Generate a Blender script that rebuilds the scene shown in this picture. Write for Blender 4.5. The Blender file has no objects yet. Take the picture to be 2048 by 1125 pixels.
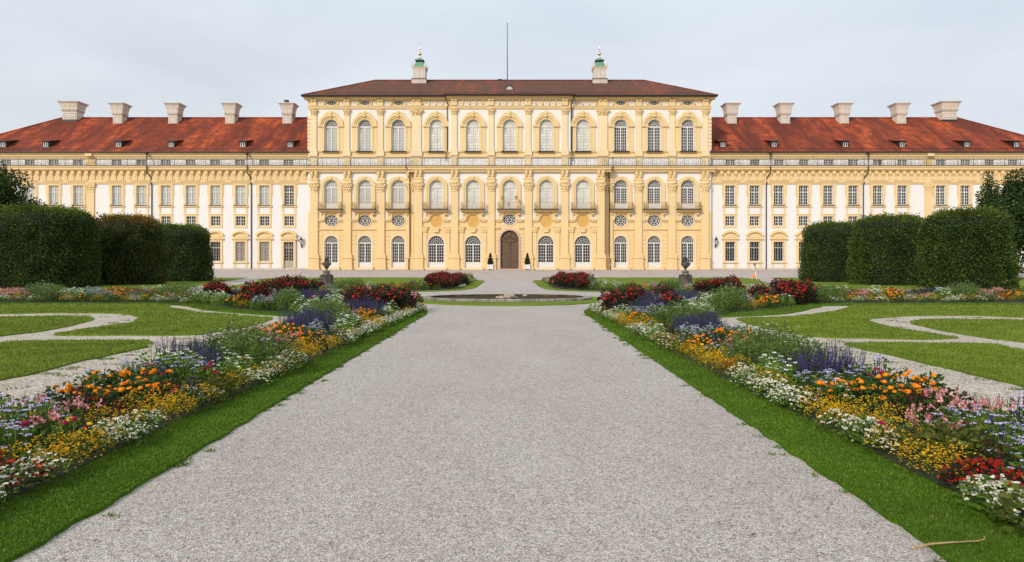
import bpy, math, random
import numpy as np
from mathutils import Vector
random.seed(7); rng = np.random.default_rng(7)
sc = bpy.context.scene
COL = sc.collection
PI = math.pi
F = 1365.33; CX = 1021.0; HY = 528.0; EYE = 1.65; CAMX = 0.155; D = 109.23; BASE = 0.69

# ------------------------------------------------------------------ helpers
def ground_z(x, y):
    t = min(max((y - 84.0) / 22.0, 0.0), 1.0)
    return BASE * t * t * (3 - 2 * t)
def G(px, py):                      # photo measurement -> place on the ground
    y = EYE * F / max(py - HY, 4.0)
    for _ in range(30):
        y = 0.5 * y + 0.5 * (EYE - ground_z(0, y)) * F / max(py - HY, 4.0)
    return (CAMX + (px - CX) * y / F, y)
def X(px, e=0.0): return (px - 1019.0) * (D - e) / F          # palace-local x (axis at 0)
def Z(py, e=0.0): return EYE + (HY - py) * (D - e) / F - BASE  # palace-local z (base at 0)

class MB:
    def __init__(s): s.v = []; s.f = []; s.m = []
    def add(s, vs, fs, m=0):
        o = len(s.v); s.v += [tuple(p) for p in vs]; s.f += [tuple(i + o for i in f) for f in fs]; s.m += [m] * len(fs)
    def box(s, x0, x1, y0, y1, z0, z1, m=0):
        vs = [(x, y, z) for z in (z0, z1) for y in (y0, y1) for x in (x0, x1)]
        s.add(vs, [(0, 2, 3, 1), (4, 5, 7, 6), (0, 1, 5, 4), (2, 6, 7, 3), (0, 4, 6, 2), (1, 3, 7, 5)], m)
    def quad(s, a, b, c, d, m=0): s.add([a, b, c, d], [(0, 1, 2, 3)], m)
    def prism(s, pts, y0, y1, m=0):            # closed xz outline, counter-clockwise seen from -y
        n = len(pts)
        vs = [(x, y0, z) for x, z in pts] + [(x, y1, z) for x, z in pts]
        fs = [tuple(range(n)), tuple(range(2 * n - 1, n - 1, -1))]
        fs += [(i, i + n, (i + 1) % n + n, (i + 1) % n) for i in range(n)]
        s.add(vs, fs, m)
    def profile(s, pts, x0, x1, m=0):          # closed yz outline swept along x
        n = len(pts)
        vs = [(x0, y, z) for y, z in pts] + [(x1, y, z) for y, z in pts]
        fs = [tuple(range(n - 1, -1, -1)), tuple(range(n, 2 * n))]
        fs += [(i, (i + 1) % n, (i + 1) % n + n, i + n) for i in range(n)]
        s.add(vs, fs, m)
    def band(s, outer, inner, y0, y1, m=0, closed=False):   # ring between two xz paths
        n = len(outer); o = len(s.v)
        vs = [(x, y0, z) for x, z in outer] + [(x, y0, z) for x, z in inner] + [(x, y1, z) for x, z in outer] + [(x, y1, z) for x, z in inner]
        fs = []
        for i in range(n if closed else n - 1):
            j = (i + 1) % n
            fs += [(i, i + n, j + n, j), (i, j, j + 2 * n, i + 2 * n), (i + n, i + 3 * n, j + 3 * n, j + n)]
        if not closed:
            fs += [(0, 2 * n, 3 * n, n), (n - 1, 2 * n - 1, 4 * n - 1, 3 * n - 1)]
        s.add(vs, fs, m)
    def bar(s, p, q, w, y0, y1, m=0):
        dx, dz = q[0] - p[0], q[1] - p[1]; L = math.hypot(dx, dz) or 1; nx, nz = -dz / L * w / 2, dx / L * w / 2
        s.prism([(p[0] - nx, p[1] - nz), (q[0] - nx, q[1] - nz), (q[0] + nx, q[1] + nz), (p[0] + nx, p[1] + nz)], y0, y1, m)
    def lathe(s, prof, c=(0, 0, 0), seg=12, m=0, sq=0):
        n = len(prof); vs = []
        for r, z in prof:
            for k in range(seg):
                a = 2 * PI * k / seg + (PI / 4 if seg == 4 else 0)
                q = r * (math.sqrt(2) if seg == 4 else 1)
                vs.append((c[0] + q * math.cos(a), c[1] + q * math.sin(a), c[2] + z))
        fs = [tuple(range(seg - 1, -1, -1)), tuple(range((n - 1) * seg, n * seg))]
        for i in range(n - 1):
            for k in range(seg):
                k2 = (k + 1) % seg
                fs.append((i * seg + k, i * seg + k2, (i + 1) * seg + k2, (i + 1) * seg + k))
        s.add(vs, fs, m)
    def tube(s, path, r, seg=6, m=0):
        path = [Vector(p) for p in path]; n = len(path); vs = []
        rr = r if isinstance(r, (list, tuple)) else [r] * n
        for i, p in enumerate(path):
            t = (path[min(i + 1, n - 1)] - path[max(i - 1, 0)]).normalized()
            u = t.cross(Vector((0, 0, 1)))
            if u.length < 0.05: u = t.cross(Vector((0, 1, 0)))
            u.normalize(); w = t.cross(u)
            for k in range(seg):
                a = 2 * PI * k / seg; vs.append(tuple(p + (u * math.cos(a) + w * math.sin(a)) * rr[i]))
        fs = [tuple(range(seg)), tuple(range(n * seg - 1, (n - 1) * seg - 1, -1))]
        for i in range(n - 1):
            for k in range(seg):
                k2 = (k + 1) % seg
                fs.append((i * seg + k, (i + 1) * seg + k, (i + 1) * seg + k2, i * seg + k2))
        s.add(vs, fs, m)
    def ball(s, c, r, seg=8, rings=5, m=0, sx=1, sy=1, sz=1):
        vs = [(c[0], c[1], c[2] - r * sz)]
        for i in range(1, rings):
            a = -PI / 2 + PI * i / rings
            for k in range(seg):
                b = 2 * PI * k / seg
                vs.append((c[0] + r * sx * math.cos(a) * math.cos(b), c[1] + r * sy * math.cos(a) * math.sin(b), c[2] + r * sz * math.sin(a)))
        vs.append((c[0], c[1], c[2] + r * sz)); L = len(vs) - 1; fs = []
        for k in range(seg):
            k2 = (k + 1) % seg
            fs.append((0, 1 + k2, 1 + k)); fs.append((L, L - seg + k, L - seg + k2))
            for i in range(rings - 2):
                fs.append((1 + i * seg + k, 1 + i * seg + k2, 1 + (i + 1) * seg + k2, 1 + (i + 1) * seg + k))
        s.add(vs, fs, m)
    def mesh(s, name, mats, smooth=False):
        me = bpy.data.meshes.new(name); me.from_pydata(s.v, [], s.f)
        for m in (mats if isinstance(mats, (list, tuple)) else [mats]): me.materials.append(m)
        me.polygons.foreach_set('material_index', s.m)
        if smooth: me.polygons.foreach_set('use_smooth', [True] * len(s.f))
        me.update(); return me
def put(name, me, parent=None, loc=(0, 0, 0), rot=(0, 0, 0), scale=(1, 1, 1)):
    o = bpy.data.objects.new(name, me); COL.objects.link(o)
    o.location = loc; o.rotation_euler = rot; o.scale = scale
    if parent is not None: o.parent = parent
    return o
def obj(name, mb, mats, parent=None, loc=(0, 0, 0), smooth=False):
    return put(name, mb.mesh(name, mats, smooth), parent, loc)
def tag(o, label=None, cat=None, group=None, kind=None):
    if label: o['label'] = label
    if cat: o['category'] = cat
    if group: o['group'] = group
    if kind: o['kind'] = kind
    return o
def empty(name, loc, rz=0.0):
    o = put(name, None, None, loc, (0, 0, rz)); o.empty_display_size = 0.3; return o
def np_mesh(name, V, T, mats, midx=None):        # numpy arrays of verts and equal-size faces
    me = bpy.data.meshes.new(name); n = T.shape[1]
    me.vertices.add(len(V)); me.vertices.foreach_set('co', V.astype(np.float32).ravel())
    me.loops.add(T.size); me.loops.foreach_set('vertex_index', T.astype(np.int32).ravel())
    me.polygons.add(len(T)); me.polygons.foreach_set('loop_start', np.arange(0, T.size, n, dtype=np.int32))
    me.polygons.foreach_set('loop_total', np.full(len(T), n, dtype=np.int32))
    for m in (mats if isinstance(mats, (list, tuple)) else [mats]): me.materials.append(m)
    if midx is not None: me.polygons.foreach_set('material_index', midx.astype(np.int32))
    me.update(calc_edges=True); me.validate(); return me

# ------------------------------------------------------------------ materials
class N:
    def __init__(s, name):
        s.mat = bpy.data.materials.new(name); s.mat.use_nodes = True
        s.t = s.mat.node_tree; s.b = s.t.nodes['Principled BSDF']; s.out = s.t.nodes['Material Output']
        s.co = s.n('ShaderNodeTexCoord').outputs['Object']
    def n(s, ty, **kw):
        d = s.t.nodes.new(ty)
        for k, v in kw.items(): setattr(d, k, v)
        return d
    def link(s, a, b): s.t.links.new(a, b)
    def mapping(s, scale=(1, 1, 1), rot=(0, 0, 0), co=None):
        m = s.n('ShaderNodeMapping'); m.inputs['Scale'].default_value = scale; m.inputs['Rotation'].default_value = rot
        s.link(co or s.co, m.inputs['Vector']); return m.outputs[0]
    def noise(s, scale, detail=4, rough=0.6, co=None, dist=0):
        d = s.n('ShaderNodeTexNoise'); d.inputs['Scale'].default_value = scale; d.inputs['Detail'].default_value = detail
        d.inputs['Roughness'].default_value = rough; d.inputs['Distortion'].default_value = dist
        s.link(co or s.co, d.inputs['Vector']); return d.outputs['Fac']
    def vor(s, scale, out='Color', co=None, rnd=1):
        d = s.n('ShaderNodeTexVoronoi'); d.inputs['Scale'].default_value = scale; d.inputs['Randomness'].default_value = rnd
        s.link(co or s.co, d.inputs['Vector']); return d.outputs[out]
    def ramp(s, fac, stops, interp='LINEAR'):
        r = s.n('ShaderNodeValToRGB'); e = r.color_ramp.elements; r.color_ramp.interpolation = interp
        while len(e) > 1: e.remove(e[0])
        e[0].position = stops[0][0]; e[0].color = (*stops[0][1], 1)
        for p, c in stops[1:]:
            q = e.new(p); q.color = (*c, 1)
        s.link(fac, r.inputs['Fac']); return r.outputs['Color']
    def mix(s, fac, a, b, mode='MIX'):
        m = s.n('ShaderNodeMix', data_type='RGBA', blend_type=mode)
        for sock, v in ((m.inputs[0], fac), (m.inputs[6], a), (m.inputs[7], b)):
            if isinstance(v, (int, float)): sock.default_value = v
            elif isinstance(v, tuple): sock.default_value = (*v, 1)
            else: s.link(v, sock)
        return m.outputs[2]
    def math(s, op, a, b=0.0):
        m = s.n('ShaderNodeMath', operation=op)
        for i, v in enumerate((a, b)):
            if isinstance(v, (int, float)): m.inputs[i].default_value = v
            else: s.link(v, m.inputs[i])
        return m.outputs[0]
    def bump(s, h, strength=0.3, dist=0.02, nrm=None):
        b = s.n('ShaderNodeBump'); b.inputs['Strength'].default_value = strength; b.inputs['Distance'].default_value = dist
        s.link(h, b.inputs['Height'])
        if nrm: s.link(nrm, b.inputs['Normal'])
        s.link(b.outputs[0], s.b.inputs['Normal']); return b.outputs[0]
    def done(s, col=None, rough=0.8, metal=0.0, spec=None):
        if col is not None:
            if isinstance(col, tuple): s.b.inputs['Base Color'].default_value = (*col, 1)
            else: s.link(col, s.b.inputs['Base Color'])
        s.b.inputs['Roughness'].default_value = rough; s.b.inputs['Metallic'].default_value = metal
        if spec is not None: s.b.inputs['Specular IOR Level'].default_value = spec
        return s.mat

def stucco(name, c, dark=0.82, warm=(0.75, 0.6, 0.45), stain=0.35):
    m = N(name); big = m.noise(0.22, 5, 0.65); fine = m.noise(3.0, 5, 0.7)
    streak = m.noise(1.0, 4, 0.6, co=m.mapping((1.6, 1.6, 0.12)))
    d = tuple(x * dark for x in c)
    col = m.mix(m.ramp(big, [(0.35, (0, 0, 0)), (0.68, (1, 1, 1))]), c, d)
    w = tuple(c[i] * warm[i] for i in range(3))
    col = m.mix(m.math('MULTIPLY', m.ramp(streak, [(0.52, (0, 0, 0)), (0.75, (1, 1, 1))]), stain), col, w)
    col = m.mix(0.18, col, m.ramp(fine, [(0.3, tuple(x * .7 for x in c)), (0.7, c)]))
    # crevice shade painted into the stucco colour by ambient occlusion
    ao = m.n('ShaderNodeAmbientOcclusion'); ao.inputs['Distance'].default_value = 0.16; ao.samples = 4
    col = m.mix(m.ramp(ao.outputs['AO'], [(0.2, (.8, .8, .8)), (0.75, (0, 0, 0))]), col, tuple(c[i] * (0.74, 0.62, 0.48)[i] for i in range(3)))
    m.bump(fine, 0.15, 0.02); return m.done(col, 0.88, spec=0.25)
M = {}
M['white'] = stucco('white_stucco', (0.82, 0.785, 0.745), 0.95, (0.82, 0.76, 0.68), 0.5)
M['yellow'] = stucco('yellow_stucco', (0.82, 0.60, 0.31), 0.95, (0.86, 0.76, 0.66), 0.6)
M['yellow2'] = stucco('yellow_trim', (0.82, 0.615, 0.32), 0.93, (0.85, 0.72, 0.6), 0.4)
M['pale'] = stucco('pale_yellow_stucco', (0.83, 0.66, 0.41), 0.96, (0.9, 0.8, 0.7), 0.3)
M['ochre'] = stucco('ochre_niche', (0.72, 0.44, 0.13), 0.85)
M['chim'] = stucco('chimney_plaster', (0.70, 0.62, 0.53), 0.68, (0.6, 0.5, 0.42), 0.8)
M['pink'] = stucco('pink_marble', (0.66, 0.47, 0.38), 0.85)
def simple(name, c, rough=0.6, metal=0.0, var=0.2, sc_=4.0, spec=None):
    m = N(name); f = m.noise(sc_, 5, 0.65)
    col = m.ramp(f, [(0.3, tuple(x * (1 - var) for x in c)), (0.7, tuple(min(1, x * (1 + var)) for x in c))])
    m.bump(f, 0.1, 0.02); return m.done(col, rough, metal, spec)
M['frame'] = simple('painted_frame', (0.68, 0.66, 0.62), 0.55, var=0.07)
M['frame_grey'] = simple('greyish_frame', (0.60, 0.58, 0.54), 0.55, var=0.07)
M['frame_tan'] = simple('weathered_frame', (0.42, 0.36, 0.28), 0.6, var=0.15)
M['lead'] = simple('dark_sheet_metal', (0.035, 0.028, 0.026), 0.5, 0.3, 0.3)
M['pipe'] = simple('downpipe_metal', (0.06, 0.035, 0.03), 0.5, 0.3, 0.3)
M['iron'] = simple('wrought_iron', (0.05, 0.045, 0.045), 0.5, 0.6, 0.3)
M['gilt_iron'] = simple('ochre_painted_iron', (0.42, 0.27, 0.11), 0.5, 0.2, 0.3)
M['copper'] = simple('green_copper', (0.13, 0.30, 0.20), 0.55, 0.1, 0.35, 2.5)
M['gold'] = simple('gilding', (0.85, 0.55, 0.2), 0.3, 0.9, 0.15)
def glass(name, c, var, rough=0.12, coat=0.4, bumpy=0.02):
    m = N(name); f = m.noise(0.9, 3, 0.6); oi = m.n('ShaderNodeObjectInfo').outputs['Random']
    c2 = tuple(min(1, x * (1 + var)) for x in c); c1 = tuple(x * (1 - var) for x in c)
    col = m.ramp(f, [(0.3, c1), (0.7, c2)])
    col = m.mix(m.math('MULTIPLY', oi, 0.3), col, tuple(x * 0.62 for x in c))
    m.bump(m.noise(1.3, 2), 0.25, bumpy); m.b.inputs['Coat Weight'].default_value = coat; m.b.inputs['Coat Roughness'].default_value = 0.05
    return m.done(col, rough, spec=0.3)
M['glass_dark'] = glass('dark_window_glass', (0.022, 0.018, 0.018), 0.5, 0.1, 0.0)
M['glass_mid'] = glass('reflecting_window_glass', (0.05, 0.046, 0.045), 0.4, 0.08, 0.1)
M['curtain'] = glass('curtained_window_glass', (0.50, 0.49, 0.44), 0.18, 0.5, 0.3)
M['blind'] = glass('pale_blind_painted_glare', (0.78, 0.75, 0.66), 0.28, 0.5, 0.3)  # bright blotches on the blind are sun glare painted into its colour

def tile(name, red, dark, mid, amt, scale_u=0.10):
    m = N(name)
    # streaks run down the slope, leaning a little; tile courses as a fine bump
    co = m.mapping((0.42, 0.07, 0.12), (0, 0.75, 0))
    a = m.noise(1.0, 7, 0.68, co=co, dist=0.4); b = m.noise(0.6, 6, 0.7); c = m.noise(6, 3, 0.7)
    s1 = m.ramp(a, [(amt - 0.10, red), (amt, mid), (amt + 0.10, dark)])
    col = m.mix(m.ramp(b, [(0.40, (0, 0, 0)), (0.62, (0.85,) * 3)]), s1, dark)
    col = m.mix(0.45, col, m.ramp(c, [(0.3, tuple(x * 0.45 for x in mid)), (0.7, tuple(min(1, x * 1.7) for x in mid))]), 'OVERLAY')
    w = m.n('ShaderNodeTexWave', wave_type='BANDS', bands_direction='Z'); w.inputs['Scale'].default_value = 1.6
    w.inputs['Distortion'].default_value = 0.6; m.link(m.co, w.inputs['Vector'])
    col = m.mix(0.25, col, m.ramp(w.outputs['Fac'], [(0.0, (0.3, 0.3, 0.3)), (0.5, (0.62, 0.62, 0.62))]), 'OVERLAY')
    v = m.vor(3.2, 'Color', co=m.mapping((1, .5, 1.0)))
    g = m.n('ShaderNodeSeparateColor'); m.link(v, g.inputs[0])
    col = m.mix(0.3, col, m.ramp(g.outputs[0], [(0, (0.3, 0.3, 0.3)), (1, (0.7, 0.7, 0.7))]), 'OVERLAY')
    m.bump(w.outputs['Fac'], 0.4, 0.06); return m.done(col, 0.85, spec=0.2)
M['tile_wing'] = tile('red_roof_tile', (0.55, 0.15, 0.046), (0.16, 0.05, 0.03), (0.33, 0.086, 0.036), 0.485)
M['tile_mid'] = tile('brown_roof_tile', (0.46, 0.11, 0.04), (0.15, 0.088, 0.06), (0.24, 0.095, 0.058), 0.42)

def gravel(name, c, cell=70.0, contrast=0.5, warm=(1, 0.97, 0.94)):
    m = N(name); col = None
    v = m.n('ShaderNodeTexVoronoi'); v.inputs['Scale'].default_value = cell; m.link(m.co, v.inputs['Vector'])
    g = m.n('ShaderNodeSeparateColor'); m.link(v.outputs['Color'], g.inputs[0])
    lo = tuple(x * (1 - contrast) for x in c); hi = tuple(min(1, x * (1 + contrast * 0.9)) for x in c)
    col = m.ramp(g.outputs[0], [(0.0, lo), (0.45, c), (1.0, hi)])
    v2 = m.n('ShaderNodeTexVoronoi'); v2.inputs['Scale'].default_value = cell * 0.42; m.link(m.co, v2.inputs['Vector'])
    g2 = m.n('ShaderNodeSeparateColor'); m.link(v2.outputs['Color'], g2.inputs[0])
    col = m.mix(0.35, col, m.ramp(g2.outputs[1], [(0.0, (0.22, 0.21, 0.21)), (0.5, (0.5, 0.5, 0.5)), (1.0, (0.78, 0.77, 0.75))]), 'OVERLAY')
    # shadow in the gaps between stones, painted darker into the colour
    col = m.mix(m.ramp(v.outputs['Distance'], [(0.42, (0, 0, 0)), (0.75, (0.55,) * 3)]), col, tuple(x * 0.3 for x in c))
    big = m.noise(0.55, 6, 0.65, co=m.mapping((1, .45, 1))); col = m.mix(0.6, col, m.ramp(big, [(0.3, (0.40, 0.39, 0.38)), (0.7, (0.58, 0.575, 0.57))]), 'OVERLAY')
    v3 = m.n('ShaderNodeTexVoronoi'); v3.inputs['Scale'].default_value = cell * 0.16; m.link(m.mapping((1, .6, 1)), v3.inputs['Vector'])
    g3 = m.n('ShaderNodeSeparateColor'); m.link(v3.outputs['Color'], g3.inputs[0])
    col = m.mix(0.12, col, m.ramp(g3.outputs[2], [(0.0, (0.25, 0.25, 0.25)), (1.0, (0.75, 0.75, 0.75))]), 'OVERLAY')
    med = m.noise(18, 4, 0.75); col = m.mix(0.22, col, m.ramp(med, [(0.3, (0.38, 0.375, 0.37)), (0.7, (0.6, 0.6, 0.6))]), 'OVERLAY')
    spots = m.noise(1.7, 3, 0.5); col = m.mix(m.ramp(spots, [(0.66, (0, 0, 0)), (0.8, (0.35,) * 3)]), col, (c[0] * 0.9, c[1] * 0.8, c[2] * 0.62))
    m.bump(v.outputs['Distance'], 0.5, 0.012); return m.done(col, 0.9, spec=0.2)
M['gravel'] = gravel('path_gravel', (0.54, 0.485, 0.435), 115, 0.5)
M['gravel_pale'] = gravel('parterre_gravel', (0.55, 0.485, 0.40), 44, 0.5)
M['forecourt'] = gravel('forecourt_gravel', (0.55, 0.485, 0.45), 30, 0.3)
M['apron'] = gravel('base_gravel', (0.50, 0.41, 0.355), 20, 0.25)

def lawn(name, a, b, c, s=1.0):
    m = N(name); big = m.noise(0.35 * s, 5, 0.6); fine = m.noise(22 * s, 4, 0.8); mid = m.noise(3.2 * s, 5, 0.7)
    col = m.ramp(big, [(0.3, a), (0.52, b), (0.72, c)])
    col = m.mix(0.55, col, m.ramp(mid, [(0.3, (0.3, 0.31, 0.3)), (0.7, (0.68, 0.66, 0.6))]), 'OVERLAY')
    col = m.mix(0.7, col, m.ramp(fine, [(0.28, (0.2, 0.22, 0.2)), (0.72, (0.76, 0.75, 0.7))]), 'OVERLAY')
    dry = m.noise(1.1, 5, 0.7); col = m.mix(m.ramp(dry, [(0.60, (0, 0, 0)), (0.78, (0.55,) * 3)]), col, (0.20, 0.16, 0.06))
    m.bump(fine, 0.6, 0.03); return m.done(col, 0.9, spec=0.1)
M['lawn'] = lawn('lawn_turf', (0.105, 0.17, 0.014), (0.15, 0.215, 0.022), (0.22, 0.265, 0.036))
M['verge'] = lawn('verge_turf', (0.05, 0.115, 0.006), (0.07, 0.15, 0.008), (0.11, 0.185, 0.014))
def leafmat(name, stops, clump=0.0, cscale=1.0, rough=0.6, trans=0.25, noise_w=0.35, tint=None):
    m = N(name); r = m.n('ShaderNodeNewGeometry').outputs['Random Per Island']
    col = m.ramp(r, stops)
    oi = m.n('ShaderNodeObjectInfo').outputs['Random']
    col = m.mix(0.5, col, m.ramp(oi, [(0, (0.4, 0.4, 0.4)), (1, (0.6, 0.6, 0.58))]), 'OVERLAY')
    if clump: 
        f = m.noise(cscale, 4, 0.65)
        col = m.mix(clump, col, m.ramp(f, [(0.32, (0.16, 0.17, 0.16)), (0.68, (0.82, 0.8, 0.7))]), 'OVERLAY')
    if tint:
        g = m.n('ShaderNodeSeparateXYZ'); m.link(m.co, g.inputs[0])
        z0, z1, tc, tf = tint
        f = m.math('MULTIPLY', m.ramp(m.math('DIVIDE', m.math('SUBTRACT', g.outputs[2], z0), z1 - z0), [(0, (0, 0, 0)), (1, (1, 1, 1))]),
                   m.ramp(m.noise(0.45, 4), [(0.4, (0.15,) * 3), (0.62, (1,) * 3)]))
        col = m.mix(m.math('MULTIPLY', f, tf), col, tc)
    m.done(col, rough, spec=0.2)
    if trans:
        tb = m.n('ShaderNodeBsdfTranslucent'); m.link(col, tb.inputs[0]); ms = m.n('ShaderNodeMixShader'); ms.inputs[0].default_value = trans
        m.link(m.b.outputs[0], ms.inputs[1]); m.link(tb.outputs[0], ms.inputs[2]); m.link(ms.outputs[0], m.out.inputs[0])
    return m.mat
M['blade'] = leafmat('grass_blade', [(0, (0.055, 0.115, 0.006)), (0.5, (0.09, 0.17, 0.010)), (0.95, (0.14, 0.225, 0.02)), (0.985, (0.28, 0.24, 0.09)), (1, (0.30, 0.25, 0.11))], 0.35, 0.9)
M['blade_lawn'] = leafmat('lawn_blade', [(0, (0.10, 0.165, 0.012)), (0.5, (0.16, 0.23, 0.022)), (0.9, (0.23, 0.275, 0.04)), (1, (0.28, 0.25, 0.09))], 0.4, 1.2)
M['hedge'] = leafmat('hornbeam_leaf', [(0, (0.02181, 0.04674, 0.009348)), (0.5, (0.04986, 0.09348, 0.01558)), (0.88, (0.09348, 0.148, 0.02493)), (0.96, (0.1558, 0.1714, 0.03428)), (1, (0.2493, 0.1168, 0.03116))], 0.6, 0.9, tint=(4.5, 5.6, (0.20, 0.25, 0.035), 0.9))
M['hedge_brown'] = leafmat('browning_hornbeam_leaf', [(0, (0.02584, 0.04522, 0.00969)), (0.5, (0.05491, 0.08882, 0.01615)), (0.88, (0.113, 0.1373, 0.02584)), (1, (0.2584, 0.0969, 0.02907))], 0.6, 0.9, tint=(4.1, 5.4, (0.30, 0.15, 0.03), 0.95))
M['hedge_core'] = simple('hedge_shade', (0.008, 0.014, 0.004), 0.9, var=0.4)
M['tree'] = leafmat('dark_tree_leaf', [(0, (0.015, 0.033, 0.009)), (0.6, (0.033, 0.0675, 0.018)), (1, (0.0825, 0.1275, 0.03))], 0.6, 0.5)
M['conifer'] = leafmat('conifer_needle', [(0, (0.021, 0.045, 0.015)), (0.6, (0.045, 0.0825, 0.021)), (1, (0.09, 0.135, 0.0375))], 0.5, 0.8)
M['bark'] = simple('bark', (0.09, 0.065, 0.045), 0.9, var=0.4)
M['box_leaf'] = leafmat('boxwood_leaf', [(0, (0.012, 0.035, 0.006)), (0.6, (0.03, 0.075, 0.012)), (1, (0.06, 0.12, 0.02))], 0.4, 2)
def greens(n, a, b, c): return leafmat(n, [(0, a), (0.55, b), (1, c)], 0.3, 6, trans=0.3)
M['l_mid'] = greens('mid_green_leaf', (0.04, 0.09, 0.010), (0.095, 0.175, 0.02), (0.17, 0.26, 0.035))
M['l_dark'] = greens('dark_green_leaf', (0.016, 0.042, 0.010), (0.04, 0.085, 0.016), (0.08, 0.14, 0.025))
M['l_lime'] = greens('light_green_leaf', (0.07, 0.14, 0.016), (0.15, 0.26, 0.035), (0.25, 0.36, 0.07))
M['l_olive'] = greens('olive_leaf', (0.05, 0.075, 0.012), (0.11, 0.135, 0.02), (0.18, 0.20, 0.035))
M['l_bronze'] = greens('bronze_leaf', (0.014, 0.014, 0.010), (0.032, 0.024, 0.016), (0.055, 0.06, 0.02))
M['l_grey'] = greens('grey_green_leaf', (0.05, 0.095, 0.018), (0.10, 0.165, 0.03), (0.17, 0.24, 0.05))
def petals(n, a, b, c, tr=0.15): return leafmat(n, [(0, a), (0.5, b), (1, c)], 0.0, 1, rough=0.6, trans=tr)
M['p_white'] = petals('cream_white_petal', (0.62, 0.58, 0.42), (0.78, 0.75, 0.60), (0.85, 0.83, 0.74))
M['p_daisy'] = petals('white_petal', (0.70, 0.74, 0.58), (0.82, 0.83, 0.74), (0.88, 0.88, 0.82))
M['p_yellow'] = petals('golden_petal', (0.72, 0.36, 0.01), (0.86, 0.50, 0.012), (0.90, 0.62, 0.03))
M['p_ymari'] = petals('yellow_marigold_petal', (0.80, 0.45, 0.01), (0.88, 0.56, 0.02), (0.88, 0.62, 0.05))
M['p_orange'] = petals('orange_marigold_petal', (0.86, 0.21, 0.004), (0.92, 0.30, 0.008), (0.92, 0.38, 0.015))
M['p_red'] = petals('scarlet_petal', (0.30, 0.012, 0.008), (0.50, 0.018, 0.010), (0.62, 0.05, 0.02))
M['p_dahlia'] = petals('crimson_petal', (0.28, 0.004, 0.008), (0.55, 0.010, 0.014), (0.70, 0.03, 0.02))
M['p_maroon'] = petals('maroon_petal', (0.12, 0.006, 0.012), (0.24, 0.012, 0.022), (0.40, 0.02, 0.03))
M['p_magenta'] = petals('magenta_petal', (0.25, 0.008, 0.05), (0.40, 0.012, 0.09), (0.52, 0.03, 0.13))
M['p_pink'] = petals('pink_petal', (0.62, 0.20, 0.24), (0.76, 0.32, 0.34), (0.82, 0.46, 0.44))
M['p_salmon'] = petals('salmon_red_petal', (0.36, 0.04, 0.02), (0.52, 0.09, 0.05), (0.60, 0.16, 0.10))
M['p_lilac'] = petals('lilac_petal', (0.40, 0.36, 0.66), (0.56, 0.52, 0.78), (0.68, 0.65, 0.84))
M['p_salvia'] = petals('blue_violet_petal', (0.045, 0.025, 0.14), (0.085, 0.045, 0.23), (0.14, 0.08, 0.32))
M['p_violet'] = petals('deep_violet_petal', (0.025, 0.012, 0.08), (0.05, 0.02, 0.14), (0.09, 0.04, 0.2))
M['soil'] = simple('garden_soil', (0.028, 0.032, 0.014), 0.95, var=0.5, sc_=12)
M['stem'] = simple('plant_stem', (0.07, 0.11, 0.03), 0.8)
def stone(name, c, dark, s=2.5):
    m = N(name); a = m.noise(s, 7, 0.7); b = m.noise(s * 5, 4, 0.7); st = m.noise(1.2, 5, 0.7, co=m.mapping((5, 5, 0.7)))
    col = m.ramp(a, [(0.35, dark), (0.6, c)]); col = m.mix(m.ramp(st, [(0.45, (0, 0, 0)), (0.65, (0.8,) * 3)]), col, tuple(x * 0.5 for x in dark))
    m.bump(b, 0.5, 0.02); return m.done(col, 0.9, spec=0.2)
M['stone'] = stone('weathered_limestone', (0.30, 0.265, 0.22), (0.10, 0.09, 0.08))
M['bust'] = stone('dark_weathered_stone', (0.135, 0.118, 0.10), (0.05, 0.044, 0.04), 4)
M['rim'] = stone('basin_stone', (0.48, 0.44, 0.40), (0.17, 0.15, 0.135), 1.5)
M['basin_stain'] = stone('stained_basin_wall', (0.11, 0.085, 0.05), (0.045, 0.035, 0.022), 2)
M['rock'] = simple('tufa_rock', (0.40, 0.32, 0.26), 0.9, var=0.4, sc_=6)
m_ = N('basin_water'); m_.bump(m_.noise(5, 3), 0.1, 0.01); M['water'] = m_.done((0.05, 0.036, 0.014), 0.6, spec=0.03)
m_ = N('carved_oak'); f_ = m_.noise(7, 6, 0.7, co=m_.mapping((1, 1, 0.35))); M['door'] = m_.done(m_.ramp(f_, [(0.3, (0.05, 0.028, 0.014)), (0.7, (0.20, 0.12, 0.065))]), 0.55); m_.bump(f_, 0.4, 0.03)
M['white_paint'] = simple('white_paint', (0.74, 0.72, 0.70), 0.5, var=0.05)
M['twig'] = simple('dried_stalk', (0.34, 0.24, 0.12), 0.8, var=0.4, sc_=15)
# ------------------------------------------------------------------ palace
palace = empty('palace', (0, D, BASE))
tag(palace, 'long baroque palace in yellow and white stucco with red tiled roofs', 'palace')

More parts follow.
